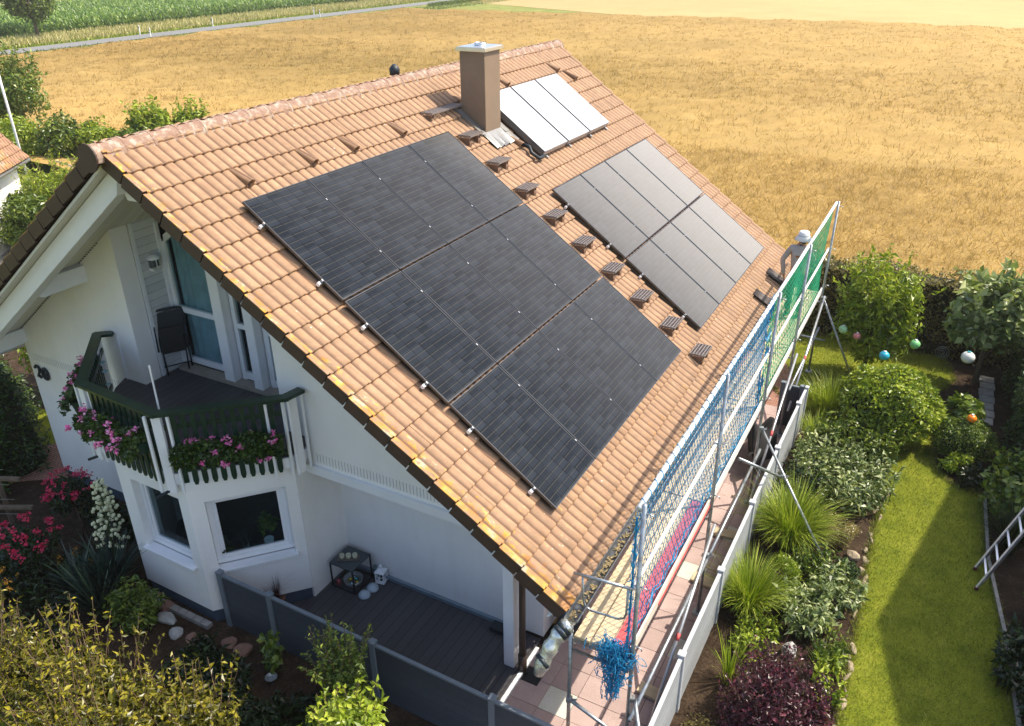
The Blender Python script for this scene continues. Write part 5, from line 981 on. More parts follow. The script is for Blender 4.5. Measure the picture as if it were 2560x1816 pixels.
for s_ in (1,): b.add([onback(.10 * s_ - .02, -.12), onback(.10 * s_ + .02, -.10), onback(.0 + .03, .95), onback(.0 - .01, .95)], [(0, 1, 2, 3)])
o = b.build('brace_strap', M_trou, wk); so = o.modifiers.new('s', 'SOLIDIFY'); so.thickness = .006
b = MB(); b.add([onback(-.10, .12), onback(.07, .10), onback(.065, .20), onback(-.095, .22)], [(0, 1, 2, 3)]); o = b.build('back_print', mat('faded_orange_print', (.30, .13, .045), .9, .5, 40), wk); so = o.modifiers.new('s', 'SOLIDIFY'); so.thickness = .006
for s_ in (-1, 1): b = MB(); b.lathe((lf if s_ < 0 else rf) + Vector((0, .07, -.055)), [(.055, 0), (.06, .03), (.05, .08), (.03, .10)], 12, 1, 1.9); b.build('shoe', M_anth, wk, True)

# ------------------------------------------------------------ the garden on the right
def hedge(lab, x0, x1, y0, y1, h, n, size, m, seed, cat='hedge'):
    rng = np.random.default_rng(seed); t_ = thing('hedge', lab, cat, ((x0 + x1) / 2, (y0 + y1) / 2, 0))
    a = [(y1 - y0) * h * 2, (x1 - x0) * h * 2, (x1 - x0) * (y1 - y0)]; k = rng.choice(3, n, p=np.array(a) / sum(a)); u, v = rng.uniform(0, 1, (2, n)); sgn = rng.choice([0, 1], n)
    X_ = np.where(k == 0, np.where(sgn, x0, x1), x0 + u * (x1 - x0)); Y_ = np.where(k == 1, np.where(sgn, y0, y1), y0 + np.where(k == 0, u, v) * (y1 - y0)); Z_ = np.where(k == 2, h, v * h)
    P_ = np.stack([X_, Y_, Z_], 1); w_ = .09 * np.sin(P_[:, 0] * 3.1 + P_[:, 1] * 2.3) + .06 * np.sin(P_[:, 2] * 5 + P_[:, 0] * 6); o_ = np.stack([np.where(k == 0, np.where(sgn, -1, 1), 0), np.where(k == 1, np.where(sgn, -1, 1), 0), (k == 2) * 1.], 1).astype(float)
    P_ = P_ + o_ * w_[:, None] + rng.normal(size=P_.shape) * .04; P_[:, 2] = np.maximum(P_[:, 2], .03); V, F = leaf_arrays(P_, size, o_, .55, rng, .3, .1); np_mesh('foliage', V, F, m, t_, rng.uniform(0, 1, n))
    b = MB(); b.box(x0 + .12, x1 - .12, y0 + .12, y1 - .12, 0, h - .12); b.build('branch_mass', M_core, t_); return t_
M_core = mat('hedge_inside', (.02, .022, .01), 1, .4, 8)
L_hedge = leafmat('leaf_hedge', [(0, (.09, .08, .022)), (.6, (.22, .19, .055)), (1, (.38, .32, .12))])
hedge('long clipped brownish green hedge between garden and grain field', 5.6, 13.0, 14.45, 15.3, 1.85, 26000, .075, L_hedge, 51)
hedge('dense green hedge along the right edge of the garden', 10.75, 11.6, 9.2, 14.2, 1.7, 15000, .07, L_thuja, 52)
bush('garden_tree', 'tall bushy tree with yellow green leaves before the far hedge, hung with ball lanterns', 'tree', (7.72, 12.6, 1.5), (1.0, .9, 1.35), 7200, .12, L_bright, 34, .33, .40, trunk=(.05, M_bark), seed=61, droop=.25)
bush('catalpa_tree', 'small tree with big pale green leaves at the far right corner of the garden', 'tree', (10.0, 13.2, 1.7), (1.08, .9, .95), 2600, .17, L_grey, 16, .42, .75, trunk=(.07, M_bark), seed=62, droop=.3)
clip_ball('round_bush', 'large clipped ball shaped bush at the far end of the flower bed', (8.45, 10.0, .70), (.95, .88, .74), 9500, .078, L_bright, 63)
clip_ball('box_ball', 'small dark green box ball beside the orange ball lantern', (9.85, 9.85, .38), (.54, .52, .44), 6500, .045, L_mid, 64)
bush('shrub', 'small pale shrub in front of the box ball', 'bush', (9.85, 9.2, .22), (.34, .30, .26), 900, .075, L_bright, 10, .4, .4, trunk=(.012, M_twig), seed=65)
bush('currant_bush', 'loose shrub with lobed leaves behind the orange ball lantern', 'bush', (9.75, 10.9, .45), (.5, .5, .45), 700, .13, L_mid, 10, .45, .8, trunk=(.015, M_twig), seed=66)
bush('currant_bush', 'dark lobed shrub at the right frame edge above the ladder', 'bush', (10.75, 8.3, .65), (.65, .95, .65), 2300, .12, L_mid, 16, .4, .8, trunk=(.02, M_twig), seed=67)
bush('fern_shrub', 'dark leafy shrub in the shade at the lower right corner', 'bush', (11.2, 3.4, .5), (.55, 1.3, .6), 2600, .10, L_dark, 18, .4, .45, trunk=(.02, M_twig), seed=68)
bush('fern_shrub', 'yellow tipped shrub below the ladder at the right edge', 'bush', (11.15, 5.3, .5), (.5, .8, .55), 1700, .10, L_mid, 14, .4, .55, trunk=(.02, M_twig), seed=69)
def straps(name, lab, c, n, h, spread, wd, m, seed, cat='ornamental grass', base=.12, segs=5, arch=1.0, part='leaves'):
    t_ = thing(name, lab, cat, (c[0], c[1], 0)); V, F, R_ = ribbons((c[0], c[1], .02), n, h, spread, wd, np.random.default_rng(seed), segs, base=base, arch=arch); np_mesh(part, V, F, m, t_, R_); return t_
straps('daylily', 'arching strap leaved clump in shade beside the upper end of the ladder', (10.65, 7.1), 260, .75, 1.15, .022, L_dark, 71, 'plant')
straps('ornamental_grass', 'large bright green grass clump by the fence under the long scaffold strut', (7.42, 5.75), 1700, .82, 1.05, .012, L_grass, 72, base=.36, arch=1.5)
straps('ornamental_grass', 'bright grass clump by the fence beside the bare soil', (7.18, 3.85), 1000, .70, .95, .012, L_grass, 73, base=.26, arch=1.5)
straps('ornamental_grass', 'soft low grass at the far end of the paving, left of the round bush', (7.3, 10.35), 1500, .62, 1.1, .010, L_bright, 74, base=.42)
straps('ornamental_grass', 'fine grass spilling over the brick path end of the bed', (7.25, 9.0), 500, .55, 1.0, .010, L_grass, 75, base=.2)
straps('iris', 'small sword leaved clump between the stones and the purple bush', (8.40, 3.0), 70, .42, .8, .022, L_mid, 76, 'plant')
straps('iris', 'thin strap leaved clump between fence and purple bush', (7.30, 2.35), 80, .55, .9, .018, L_grass, 77, 'plant')
def herb(name, lab, c, rad, nst, h, leaf, m, seed, aspect=.30, per=16, cat='plant'):
    rng = np.random.default_rng(seed); t_ = thing(name, lab, cat, (c[0], c[1], 0)); r_ = np.sqrt(rng.uniform(0, 1, nst)); a = rng.uniform(0, 6.283, nst); st = np.stack([c[0] + r_ * rad[0] * np.cos(a), c[1] + r_ * rad[1] * np.sin(a), np.zeros(nst)], 1)
    hh = h * rng.uniform(.65, 1.15, nst); ln = rng.normal(size=(nst, 3)) * .12 * h; ln[:, 2] = hh; b = MB()
    for p, l in zip(st, ln): b.tube([p, p + l * .6, p + l], [.006, .005, .003], 4, False)
    b.build('stems', m, t_); P_ = np.repeat(st, per, 0) + np.repeat(ln, per, 0) * rng.uniform(.25, 1.0, (nst * per, 1)); o_ = rng.normal(size=P_.shape); o_[:, 2] *= .3; V, F = leaf_arrays(P_, leaf, o_ * 1.5, aspect, rng, .9, .3); np_mesh('leaves', V, F, m, t_, rng.uniform(0, 1, len(P_))); return t_
herb('milkweed', 'wide patch of grey green leafy stems between the round bush and the lawn', (8.1, 7.7), (.72, .95), 190, .62, .115, L_grey, 81)
herb('milkweed', 'grey green leafy stems by the fence before the far grass', (7.35, 8.1), (.35, .9), 90, .6, .11, L_grey, 82)
herb('milkweed', 'grey green leafy stems around the foot of the long scaffold strut', (8.3, 4.62), (.38, .42), 70, .45, .11, L_grey, 83)
herb('milkweed', 'grey green clump in the middle of the bare soil bed', (7.95, 3.95), (.42, .42), 80, .42, .12, L_grey, 84)
herb('milkweed', 'narrow row of leafy stems along the stone edging, right of the purple bush', (8.48, 2.75), (.20, .55), 40, .35, .10, L_bright, 85)
bush('heather', 'rusty yellow heather between the green grass clump and the edging stones', 'bush', (8.12, 6.0, .26), (.42, .40, .30), 3200, .045, L_red, 26, .3, .25, trunk=(.012, M_twig), seed=86)
bush('dwarf_conifer', 'small dark conifer beside the edging stones', 'bush', (8.38, 5.15, .22), (.26, .26, .24), 1500, .045, L_thuja, 14, .35, .4, trunk=(.012, M_twig), seed=87)
bush('spurge', 'light green feathery bush behind the fence side grass clump', 'bush', (7.55, 4.45, .35), (.38, .35, .35), 2600, .05, L_bright, 22, .3, .3, trunk=(.012, M_twig), seed=88)
bush('low_shrub', 'yellow green low shrub beside the purple bush', 'plant', (7.45, 2.95, .15), (.36, .24, .18), 800, .07, L_bright, 12, .4, .5, trunk=(.01, M_twig), seed=89)
bush('barberry', 'rounded purple barberry bush in the flower bed near the bottom edge', 'bush', (7.98, 1.85, .46), (.80, .76, .58), 9500, .052, L_purp, 48, .26, .5, trunk=(.02, M_twig), seed=90, sv=.5)
bush('thyme', 'grey low cushion plant by the fence at the bottom edge', 'plant', (7.2, 1.15, .1), (.4, .4, .14), 1600, .04, L_red, 16, .35, .4, trunk=(.008, M_twig), seed=91)
for i, (nm_, lab_, x, y, rx, ry, nst, h_, lf, mm) in enumerate([
    ('phlox', 'tall dark green perennials at the near foot of the round bush', 8.0, 8.9, .75, .45, 120, .75, .11, L_mid), ('phlox', 'dark leafy perennials between far grass and the paving fence', 7.3, 7.0, .35, .5, 70, .6, .10, L_dark),
    ('phlox', 'low leafy stems under the long strut beside the dwarf conifer', 7.95, 5.1, .35, .35, 60, .36, .09, L_mid),
    ('phlox', 'low pale stems left of the middle clump in bare soil', 7.45, 3.35, .3, .3, 40, .3, .08, L_bright), ('phlox', 'leafy stems at the lawn edge behind the purple bush', 8.45, 3.35, .22, .35, 40, .34, .09, L_mid),
    ('hosta', 'dark leafy patch in shade at the right edge of the lawn', 11.0, 4.3, .5, .8, 110, .45, .13, L_dark), ('hosta', 'dark leafy patch at the bottom right corner', 11.2, 2.4, .5, .9, 110, .5, .13, L_dark), ('hosta', 'dark leaves between box ball and lawn kerb', 10.2, 8.9, .35, .3, 50, .3, .10, L_dark),
    ('hosta', 'dark leaves filling the soil before the first fence posts', 1.1, -1.1, .7, .4, 110, .3, .12, L_dark), ('hosta', 'dark leaves under the upright shrub before the terrace fence', 2.9, -.95, .8, .4, 110, .3, .11, L_dark), ('hosta', 'dark undergrowth between roses and yucca', -2.4, -.9, .6, .6, 120, .4, .10, L_dark),
    ('hosta', 'dark undergrowth at the left edge below the trellis', -3.6, -1.4, .7, .6, 130, .4, .10, L_dark), ('hosta', 'dark undergrowth between wall plinth and roses', -2.9, .65, .9, .3, 90, .35, .10, L_dark), ('hosta', 'dark undergrowth behind the left golden shrub', -1.4, -1.9, .9, .5, 130, .4, .11, L_dark)]):
    herb(nm_, lab_, (x, y), (rx, ry), nst, h_, lf, mm, 400 + i)
for i, (x, y, r_, a, b_, c) in enumerate([(7.35, 3.2, .1, L_mid, 14, .05), (7.7, 3.4, .08, L_mid, 10, .05), (7.15, 7.2, .25, L_grass, 22, .2), (8.0, 8.7, .3, L_dark, 22, .22)]):
    bush('ground_cover', ['low leafy seedling in the soil beside the fence side grass', 'tiny seedling in bare soil left of the pale rock', 'green tuft between the fence and the grey green patch', 'dark low shrub at the near foot of the round bush'][i], 'plant', (x, y, c), (r_, r_, c), 500, .05, a, 8, .4, .5, trunk=(.006, M_twig), seed=95 + i)
# ball lanterns on hangers
def lantern(c, r, col, lab, seed, rod=None):
    t_ = thing('ball_lantern', lab, 'lantern', c, 'coloured ball lanterns in the garden'); b = MB(); b.ball(c, r, 20, .93); b.build('globe', mat('globe_' + seed, col, .3, .06, 8, bmp=.1), t_, True)
    b = MB(); b.lathe((c[0], c[1], c[2] + r * .85), [(r * .28, 0), (r * .28, .02), (r * .15, .025)], 12); b.build('cap', M_wht if seed != 'white' else mat('teal_cap', (.05, .35, .38), .4), t_)
    b = MB(); top = Vector(c) + Vector((0, 0, r)); b.tube([top, top + Vector((.0, .0, .25)), top + Vector((.12, .15, .38))] if rod is None else [Vector((c[0], c[1], 0)), Vector(c) - Vector((0, 0, r * .9))], .006, 5); b.build('wire' if rod is None else 'rod', M_blackm, t_)
lantern((7.14, 11.98, 1.30), .10, (.42, .68, .35), 'pale green ball lantern at the left side of the garden tree', 'pale')
lantern((7.46, 11.80, 1.28), .08, (.62, .22, .22), 'pink ball lantern under the left of the garden tree', 'pink')
lantern((8.62, 11.80, 1.34), .105, (.22, .58, .22), 'green ball lantern at the right side of the garden tree', 'green')
lantern((8.10, 11.05, 1.28), .105, (.04, .42, .58), 'turquoise ball lantern hanging low in front of the garden tree', 'blue')
lantern((9.64, 11.72, 1.30), .135, (.72, .72, .66), 'white ball lantern with teal cap before the pale leaved tree', 'white')
lantern((9.86, 9.82, .90), .085, (.95, .24, .01), 'orange ball lantern on a stake above the box ball', 'orange', True)
# stone edging of the bed, boulders, stepping stones
def rock(c, s, m, name, lab, group, seed, flat=.6, rz=0):
    rng_ = random.Random(seed); t_ = thing(name, lab, 'stone', c, group); bm = bmesh.new(); bmesh.ops.create_icosphere(bm, subdivisions=2, radius=1)
    ph = [rng_.uniform(0, 6.28) for _ in range(6)]
    for v in bm.verts:
        p = v.co; k = 1 + .16 * math.sin(3 * p.x + ph[0]) + .14 * math.sin(3.5 * p.y + ph[1]) + .12 * math.sin(4 * p.z + ph[2]); q = Vector((p.x * s[0], p.y * s[1], max(p.z, -.55) * s[2])) * k; v.co = Matrix.Rotation(rz, 3, 'Z') @ q + Vector((0, 0, s[2] * .45))
    me = bpy.data.meshes.new('stone'); bm.to_mesh(me); bm.free(); o = bpy.data.objects.new('boulder', me); COL.objects.link(o); me.materials.append(m); o.parent = t_; ORG[o] = Vector(c); return t_
M_sand = mat('sandstone', (.34, .27, .18), .9, .22, 9, bmp=.6, bscale=30, dirt=(.25, .20, .14)); M_grey = mat('grey_stone', (.42, .42, .40), .9, .2, 9, bmp=.5, bscale=30, dirt=(.2, .19, .16)); M_redst = mat('red_stone', (.25, .14, .10), .9, .2, 9, bmp=.5)
edge = [(8.73, 8.3), (8.68, 7.2), (8.64, 6.15), (8.67, 4.84), (8.70, 3.66), (8.70, 2.47), (8.68, 1.6)]; k = 0
for (p, q) in zip(edge[:-1], edge[1:]):
    L_ = math.hypot(q[0] - p[0], q[1] - p[1]); u = .1
    while u < L_:
        rg = random.Random(k * 7 + 1); ln = rg.uniform(.10, .32)
        if rg.random() < .8: rock((p[0] + (q[0] - p[0]) * u / L_ + rg.uniform(-.05, .04), p[1] + (q[1] - p[1]) * u / L_, -.01), (rg.uniform(.022, .05), ln * .5, rg.uniform(.02, .045)), M_sand, 'edging_stone', 'flat sandstone in the row edging the flower bed against the lawn', 'edging stones of the flower bed', k, rz=rg.uniform(-.35, .35))
        u += ln + rg.uniform(.02, .12); k += 1
for i, (x, y, s_, m_) in enumerate([(7.92, 3.22, .15, M_grey), (8.42, 5.75, .13, M_sand), (7.55, 4.1, .12, M_sand), (8.33, 3.55, .11, M_sand), (8.22, 6.3, .09, M_sand)]):
    rock((x, y, 0), (s_ * .7, s_, s_ * .7), m_, 'boulder', ['pale grey boulder behind the purple bush', 'sandstone boulder next to the rusty heather', 'sandstone boulder at the foot of the grass clump', 'sandstone lump between leafy clump and edging', 'small sandstone beside the heather'][i], 'boulders in the flower bed', 200 + i, rz=i)
for i in range(7): t_ = thing('stepping_stone', 'square concrete slab in the shady path beneath the pale leaved tree', 'slab', (10.2, 11.6 + i * .33, 0), 'slabs of the shady path'); b = MB(); b.cbox((10.25 + .02 * (i % 2), 11.55 + i * .34, .02), .30, .30, .035, .02 * (i % 3)); b.build('slab', M_conc, t_, bevel=.005)
t_ = thing('edging_kerb', 'low concrete kerb along the right side of the shaded lawn', 'kerb', (10.55, 5, 0))
b = MB()
pp = [(10.29, 8.7), (10.38, 6.75), (10.63, 5.0), (10.78, 3.4), (10.93, -1)]
for p, q in zip(pp[:-1], pp[1:]): b.beam((*p, .02), (*q, .02), .05, .07)
b.build('kerb', M_conc, t_)
# aluminium ladder lying against the right hand plants
t_ = thing('ladder', 'silver aluminium ladder leaning into the plants at the right edge', 'ladder', (10.3, 6.0, 0)); A_ = Vector((10.24, 5.90, .04)); d = Vector((.42, .40, 1.0)).normalized(); sd_ = Vector((-.03, .5, .0))
for k in (0, 1): b = MB(); b.beam(A_ + sd_ * k, A_ + sd_ * k + d * 2.6, .03, .075); b.build('side_rail', M_alu, t_, bevel=.004)
for k in range(8): b = MB(); b.beam(A_ + d * (.22 + k * .28), A_ + d * (.22 + k * .28) + sd_, .03, .03); b.build('rung', M_alu, t_)
for k in (0, 1): b = MB(); b.cbox(A_ + sd_ * k - d * .02, .05, .05, .08); b.build('foot', mat('maroon_rubber', (.12, .02, .03), .7), t_)
t_ = thing('garden_fan', 'round wire garden ornament in front of the far hedge', 'ornament', (9.25, 14.2, .15)); b = MB()
for r_ in (.15, .10, .05): b.tube([(9.25 + r_ * math.cos(a), 14.25, .2 + r_ * math.sin(a)) for a in [2 * math.pi * i / 18 for i in range(19)]], .007, 5)
b.build('rings', M_steel, t_, True)
# neighbouring house off to the right whose gable throws the long shadow over the lawn
nb = thing('neighbour_house', 'plain gabled house just outside the right edge, throwing its shadow on the lawn', 'house', (18, 8, 0)); PX, PZ, PY = 14.2, 9.4, 8.65
hw = 6.3; ez = PZ - hw * .395
b = MB(); b.prism([(PX, PY - hw, 0), (PX, PY + hw, 0), (PX, PY + hw, ez), (PX, PY, PZ), (PX, PY - hw, ez)], (9, 0, 0)); b.build('wall', M_wall, nb)
b = MB()
for s_ in (-1, 1): b.prism([(PX - .003, PY + s_ * (hw + .4), ez - .16 + .02), (PX - .003, PY, PZ + .02), (PX - .003, PY, PZ + .14), (PX - .003, PY + s_ * (hw + .4), ez - .04)], (9.2, 0, 0))
b.build('roof', M_tile2, nb)

# ------------------------------------------------------------ left foreground and the plants round the bay
bush('yellow_shrub', 'big golden leaved shrub filling the lower left corner in sunlight', 'bush', (1.05, -2.55, 1.08), (1.1, .75, .80), 8500, .062, L_yel, 34, .34, .5, trunk=(.04, M_bark), seed=101, sv=.5, flat=True)
bush('yellow_shrub', 'golden leaved shrub reaching in from the left bottom edge', 'bush', (-.45, -2.85, .95), (1.15, .85, .80), 8000, .062, L_yel, 32, .34, .5, trunk=(.04, M_bark), seed=102, sv=.5, flat=True)
bush('yellow_shrub', 'golden leaved shrub right of the large one, before the shaded soil', 'bush', (2.2, -2.2, .78), (.75, .6, .72), 5200, .082, L_yel, 22, .38, .5, trunk=(.03, M_bark), seed=103, sv=.5, flat=True)
bush('yellow_shrub', 'tall golden leaved shrub at the very bottom of the picture', 'bush', (1.9, -3.2, 1.45), (1.3, .7, .6), 8000, .062, L_yel, 32, .34, .5, trunk=(.04, M_bark), seed=109, sv=.5, flat=True)
bush('euonymus', 'upright yellow green shrub before the shaded terrace fence', 'bush', (3.25, -.75, .85), (.42, .38, .85), 3600, .055, L_mid, 34, .28, .6, trunk=(.025, M_bark), seed=104)
bush('elder_bush', 'vivid light green bush in front of the upright shrub at the bottom edge', 'bush', (4.05, -1.55, 1.15), (.62, .5, .62), 3200, .085, L_bright, 26, .34, .6, trunk=(.03, M_bark), seed=105, flat=True)
bush('peony', 'dark leafy bush between the yucca and the bay corner', 'bush', (-.75, -.75, .38), (.5, .42, .42), 2400, .075, L_mid, 18, .38, .45, trunk=(.012, M_twig), seed=106)
bush('dark_perennial', 'dark strap leaved perennial behind the golden shrub, near the stones', 'plant', (.65, -.85, .2), (.42, .36, .24), 900, .11, L_dark, 12, .42, .3, trunk=(.01, M_twig), seed=107)
bush('staked_vine', 'small climbing plant on a cane before the fence', 'plant', (1.75, -.50, .4), (.16, .15, .4), 240, .09, L_mid, 7, .5, .8, trunk=(.008, M_twig), seed=108)
bush('shade_shrub', 'dark shrub in deep shade beneath the golden shrubs', 'plant', (2.2, -1.3, .2), (.5, .35, .25), 900, .08, L_dark, 12, .42, .5, trunk=(.01, M_twig), seed=110)
y_ = thing('yucca', 'large blue green yucca with a cream flower spike beside the bay', 'yucca', (-1.5, -.62, 0)); rgn = np.random.default_rng(6); pk = []
for (x, y, n, h_) in ((-1.5, -.62, 150, .85), (-1.75, -.30, 110, .80), (-1.30, -.95, 90, .75), (-1.95, -.80, 80, .7)): pk.append(ribbons((x, y, .03), n, h_, 1.15, .052, rgn, 5, base=.06, arch=.75))
V, F, R_ = join(*pk); np_mesh('leaves', V, F, L_blue, y_, R_)
b = MB(); sp0, sp1 = Vector((-1.78, -.28, .2)), Vector((-2.02, -.02, 1.72)); b.tube([sp0, sp0.lerp(sp1, .5) + Vector((.03, 0, 0)), sp1], [.018, .014, .008], 7)
fl = []
for k in range(46):
    f_ = .34 + .66 * k / 45; p = sp0.lerp(sp1, f_); r_ = .26 * (1 - f_) ** .55 + .04; a = k * 2.4
    q = p + Vector((math.cos(a) * r_, math.sin(a) * r_, .02 + .07 * math.sin(k * 3.7))) * 1.0; b.tube([p, q], .006, 4)
    for u in (.45, .75, 1.0): fl.append(p.lerp(q, u) + Vector((0, 0, -.03)))
b.build('flower_stalk', L_mid, y_, True); b = MB()
for p in fl: p = p + Vector((random.gauss(0, .018), random.gauss(0, .018), random.gauss(0, .02))); b.lathe(p, [(.024, -.02), (.028, 0), (.021, .022), (.005, .032)], 7)
tag(b.build('bells', mat('cream_bell', (.66, .66, .42), .6, .15, 20, bmp=0), y_, True), kind='stuff')
def roses(lab, c, rad, hz, n, seed, nfl, m=P_rose, leaf=L_dark, name='rose_bush', cat='rose bush', fs=.035):
    t_ = bush(name, lab, cat, (c[0], c[1], hz), rad, n, .06, leaf, 14, .4, .7, trunk=(.012, M_twig), seed=seed); rng = np.random.default_rng(seed); d = rng.normal(size=(nfl, 3)); d[:, 2] = abs(d[:, 2]) + .35; d[:, 0] += .2; d[:, 1] -= .3; d /= np.linalg.norm(d, axis=1, keepdims=True)
    P_ = np.array([c[0], c[1], hz]) + d * np.array(rad) * 1.02; flowers(P_, .022, m, rng, t_, 'blossoms', 18, fs); return t_
roses('crimson rose bush nearest the yucca flower spike', (-3.2, .15), (.48, .42, .5), .9, 1700, 111, 34); roses('crimson rose bush in front of the wooden trellis', (-2.9, -.85), (.55, .45, .45), .75, 2100, 112, 34)
roses('orange daisy like flowers in the dark bed at the left edge', (-3.0, -1.45), (.35, .30, .22), .35, 700, 113, 15, P_orange, L_dark, 'marigold', 'flowers', .022); roses('scattered orange flowers in the dark bed between the roses and the yucca', (-2.35, -.35), (.5, .45, .15), .3, 600, 114, 10, P_orange, L_dark, 'marigold', 'flowers', .02)
bush('lavender', 'dark grey low shrub below the orange flowers at the left edge', 'plant', (-2.6, -1.9, .22), (.6, .4, .26), 1800, .06, L_blue, 14, .4, .2, trunk=(.008, M_twig), seed=115)
t_ = thing('trellis', 'weathered wooden trellis with wire at the left edge', 'trellis', (-4.3, -.4, 0)); M_old = mat('weathered_timber', (.13, .095, .065), .85, .25, 15, bmp=.4)
for (a_, c_) in (((-4.45, -.30, 0), (-4.35, -.32, 1.95)), ((-5.3, -1.2, 0), (-5.2, -1.2, 1.9)), ((-5.2, -.95, 1.35), (-3.75, -.28, 1.35)), ((-5.2, -.95, .72), (-3.7, -.25, .78))): b = MB(); b.beam(a_, c_, .07, .05); b.build('timber', M_old, t_)
b = MB()
for z in (.3, .6, .9, 1.2, 1.5, 1.75): b.tube([(-5.25, -.98, z), (-4.0, -.35, z)], .004, 4)
b.build('wires', M_steel, t_)
def conifer(lab, c, r_, h, n, seed, m): 
    rng = np.random.default_rng(seed); t_ = thing('thuja', lab, 'conifer', (c[0], c[1], 0), 'dark conifers left of the house'); z = rng.uniform(.02, 1, n); a = rng.uniform(0, 6.283, n); lump_ = 1 + .12 * np.sin(a * 5 + z * 9) + .08 * np.sin(a * 9 - z * 14); rr = r_ * np.sqrt(np.clip(1 - z ** 1.7, 0, 1)) * lump_ * rng.uniform(.85, 1.03, n)
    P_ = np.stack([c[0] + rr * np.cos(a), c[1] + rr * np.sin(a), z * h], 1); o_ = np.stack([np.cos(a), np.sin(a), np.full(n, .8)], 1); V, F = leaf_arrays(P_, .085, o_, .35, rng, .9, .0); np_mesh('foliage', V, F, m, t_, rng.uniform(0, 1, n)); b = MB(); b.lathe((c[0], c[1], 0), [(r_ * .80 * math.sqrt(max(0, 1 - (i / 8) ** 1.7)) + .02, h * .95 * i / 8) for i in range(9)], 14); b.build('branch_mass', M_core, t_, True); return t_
conifer('low domed conifer at the left edge beyond the trellis', (-6.6, -.05), .95, 1.9, 7000, 121, L_thuja); conifer('tall column conifer right against the brick path', (-6.35, 1.0), .55, 2.3, 4500, 122, L_thuja); conifer('broad conifer behind the column one, left of the house corner', (-7.9, 1.3), 1.0, 2.6, 6500, 123, L_thuja)
bush('laurel', 'sunlit bright green laurel at the left edge under the roof beam', 'bush', (-8.0, 3.6, 1.6), (1.5, 1.3, 1.7), 7000, .10, L_bright, 30, .32, .5, trunk=(.05, M_bark), seed=124)
for i, (x, y, s_, m_) in enumerate([(-.42, -.50, .15, M_grey), (-.10, -.62, .12, M_grey), (.18, -.60, .11, M_redst), (.42, -.62, .17, M_redst), (1.05, -.42, .15, M_redst), (-.65, -.30, .13, M_redst), (.75, -.40, .12, M_redst), (-1.0, -.25, .12, M_redst)]):
    rock((x, y, 0), (s_, s_ * .8, s_ * .5), m_, 'boulder', ['large grey stone leftmost in the row before the bay', 'rounded white grey stone in the row before the bay', 'small red stone beside the white one', 'largest dark red stone of the row', 'flat red grey stone beside the first fence post', 'red stone tucked under the bay front', 'small red stone between the large one and the fence', 'dark stone half under the leafy bush'][i], 'stones before the bay', 300 + i, rz=i)
t_ = thing('kerb_row', 'row of dark kerb stones along the foot of the bay', 'kerb', (-.5, -.3, 0)); b = MB()
for i in range(9): b.cbox((-1.15 + i * .165, -.30, .03), .15, .10, .07)
b.build('kerb', M_conc, t_)
t_ = thing('bird_bath', 'small round metal dish standing in the dark soil', 'dish', (1.81, -.65, 0)); b = MB(); b.tube([(1.81, -.65, 0), (1.81, -.65, .12)], .01, 6); b.lathe((1.81, -.65, .12), [(.05, 0), (.085, .03), (.08, .03), (.04, .008)], 16); b.build('dish', M_steel, t_)

# ------------------------------------------------------------ beyond the house on the left
shed = thing('garden_house', 'small house with brown tiled roof cut by the left edge', 'house', (-24, 10, 0)); hx, hy, hz_ = -20.22, 11.08, 2.5
d1 = Vector((.589, -.808, 0)); d2 = Vector((-.808, -.589, 0))
def sp_(a, c, z): return Vector((hx, hy, 0)) + d1 * a + d2 * c + Vector((0, 0, z))
b = MB(); b.prism([sp_(.4, .3, 0), sp_(6, .3, 0), sp_(6, 5, 0), sp_(.4, 5, 0)], (0, 0, hz_ - .05)); b.build('wall', M_wall, shed)
V = []; F = []; R_ = []; o = 0; nrm_ = Vector((0, 0, 1)); pit = math.radians(50); up2 = d2 * math.cos(pit) + Vector((0, 0, math.sin(pit))); nr2 = -d2 * math.sin(pit) + Vector((0, 0, math.cos(pit)))
def SP_(s, y, n=0): return sp_(0, 0, hz_) + d1 * y + up2 * (3.6 - s) + nr2 * n
V, F, R_ = tiles(SP_, 0, 6.0, 11, 0, True, 12); np_mesh('roof', V, F, M_tile2, shed, R_, True)
b = MB(); b.prism([SP_(0, 0, -.03), SP_(3.62, 0, -.03), SP_(3.62, 0, -.12), SP_(0, 0, -.12)], d1 * 6); b.build('roof_deck', M_brown, shed); b = MB(); b.tube([SP_(3.68, -.05, -.05), SP_(3.68, 6, -.05)], .055, 8); b.build('gutter', M_zinc, shed, True)
t_ = thing('mast', 'thin white mast behind the small house at the left edge', 'mast', (-21.2, 11.4, 0)); b = MB(); b.tube([(-21.16, 11.43, 0), (-21.16, 11.43, 7.5)], .045, 8); b.build('pole', M_wht, t_, True)
t_ = thing('rotary_dryer', 'folding clothes dryer with grey arms on the lawn behind the ridge', 'clothes dryer', (-19.6, 13.2, 0)); b = MB(); bx, by, bz = -19.6, 13.2, 2.0; b.tube([(bx, by, 0), (bx, by, bz)], .03, 8); b.build('pole', M_steel, t_, True)
for a in (.5, 2.07, 3.64, 5.21): b = MB(); b.tube([(bx, by, 1.45), (bx + 1.5 * math.cos(a), by + 1.5 * math.sin(a), 2.0)], .018, 6); b.tube([(bx, by, 2.0), (bx + .8 * math.cos(a), by + .8 * math.sin(a), 1.75)], .012, 6); b.build('arm', M_steel, t_, True)
b = MB()
for r_ in (.6, .9, 1.2, 1.45):
    for k in range(4): a, c = (.5 + 1.57 * k), (.5 + 1.57 * (k + 1)); z = 1.45 + .37 * r_; b.tube([(bx + r_ * math.cos(a), by + r_ * math.sin(a), z), (bx + r_ * math.cos(c), by + r_ * math.sin(c), z)], .005, 4)
b.build('lines', M_steel, t_)
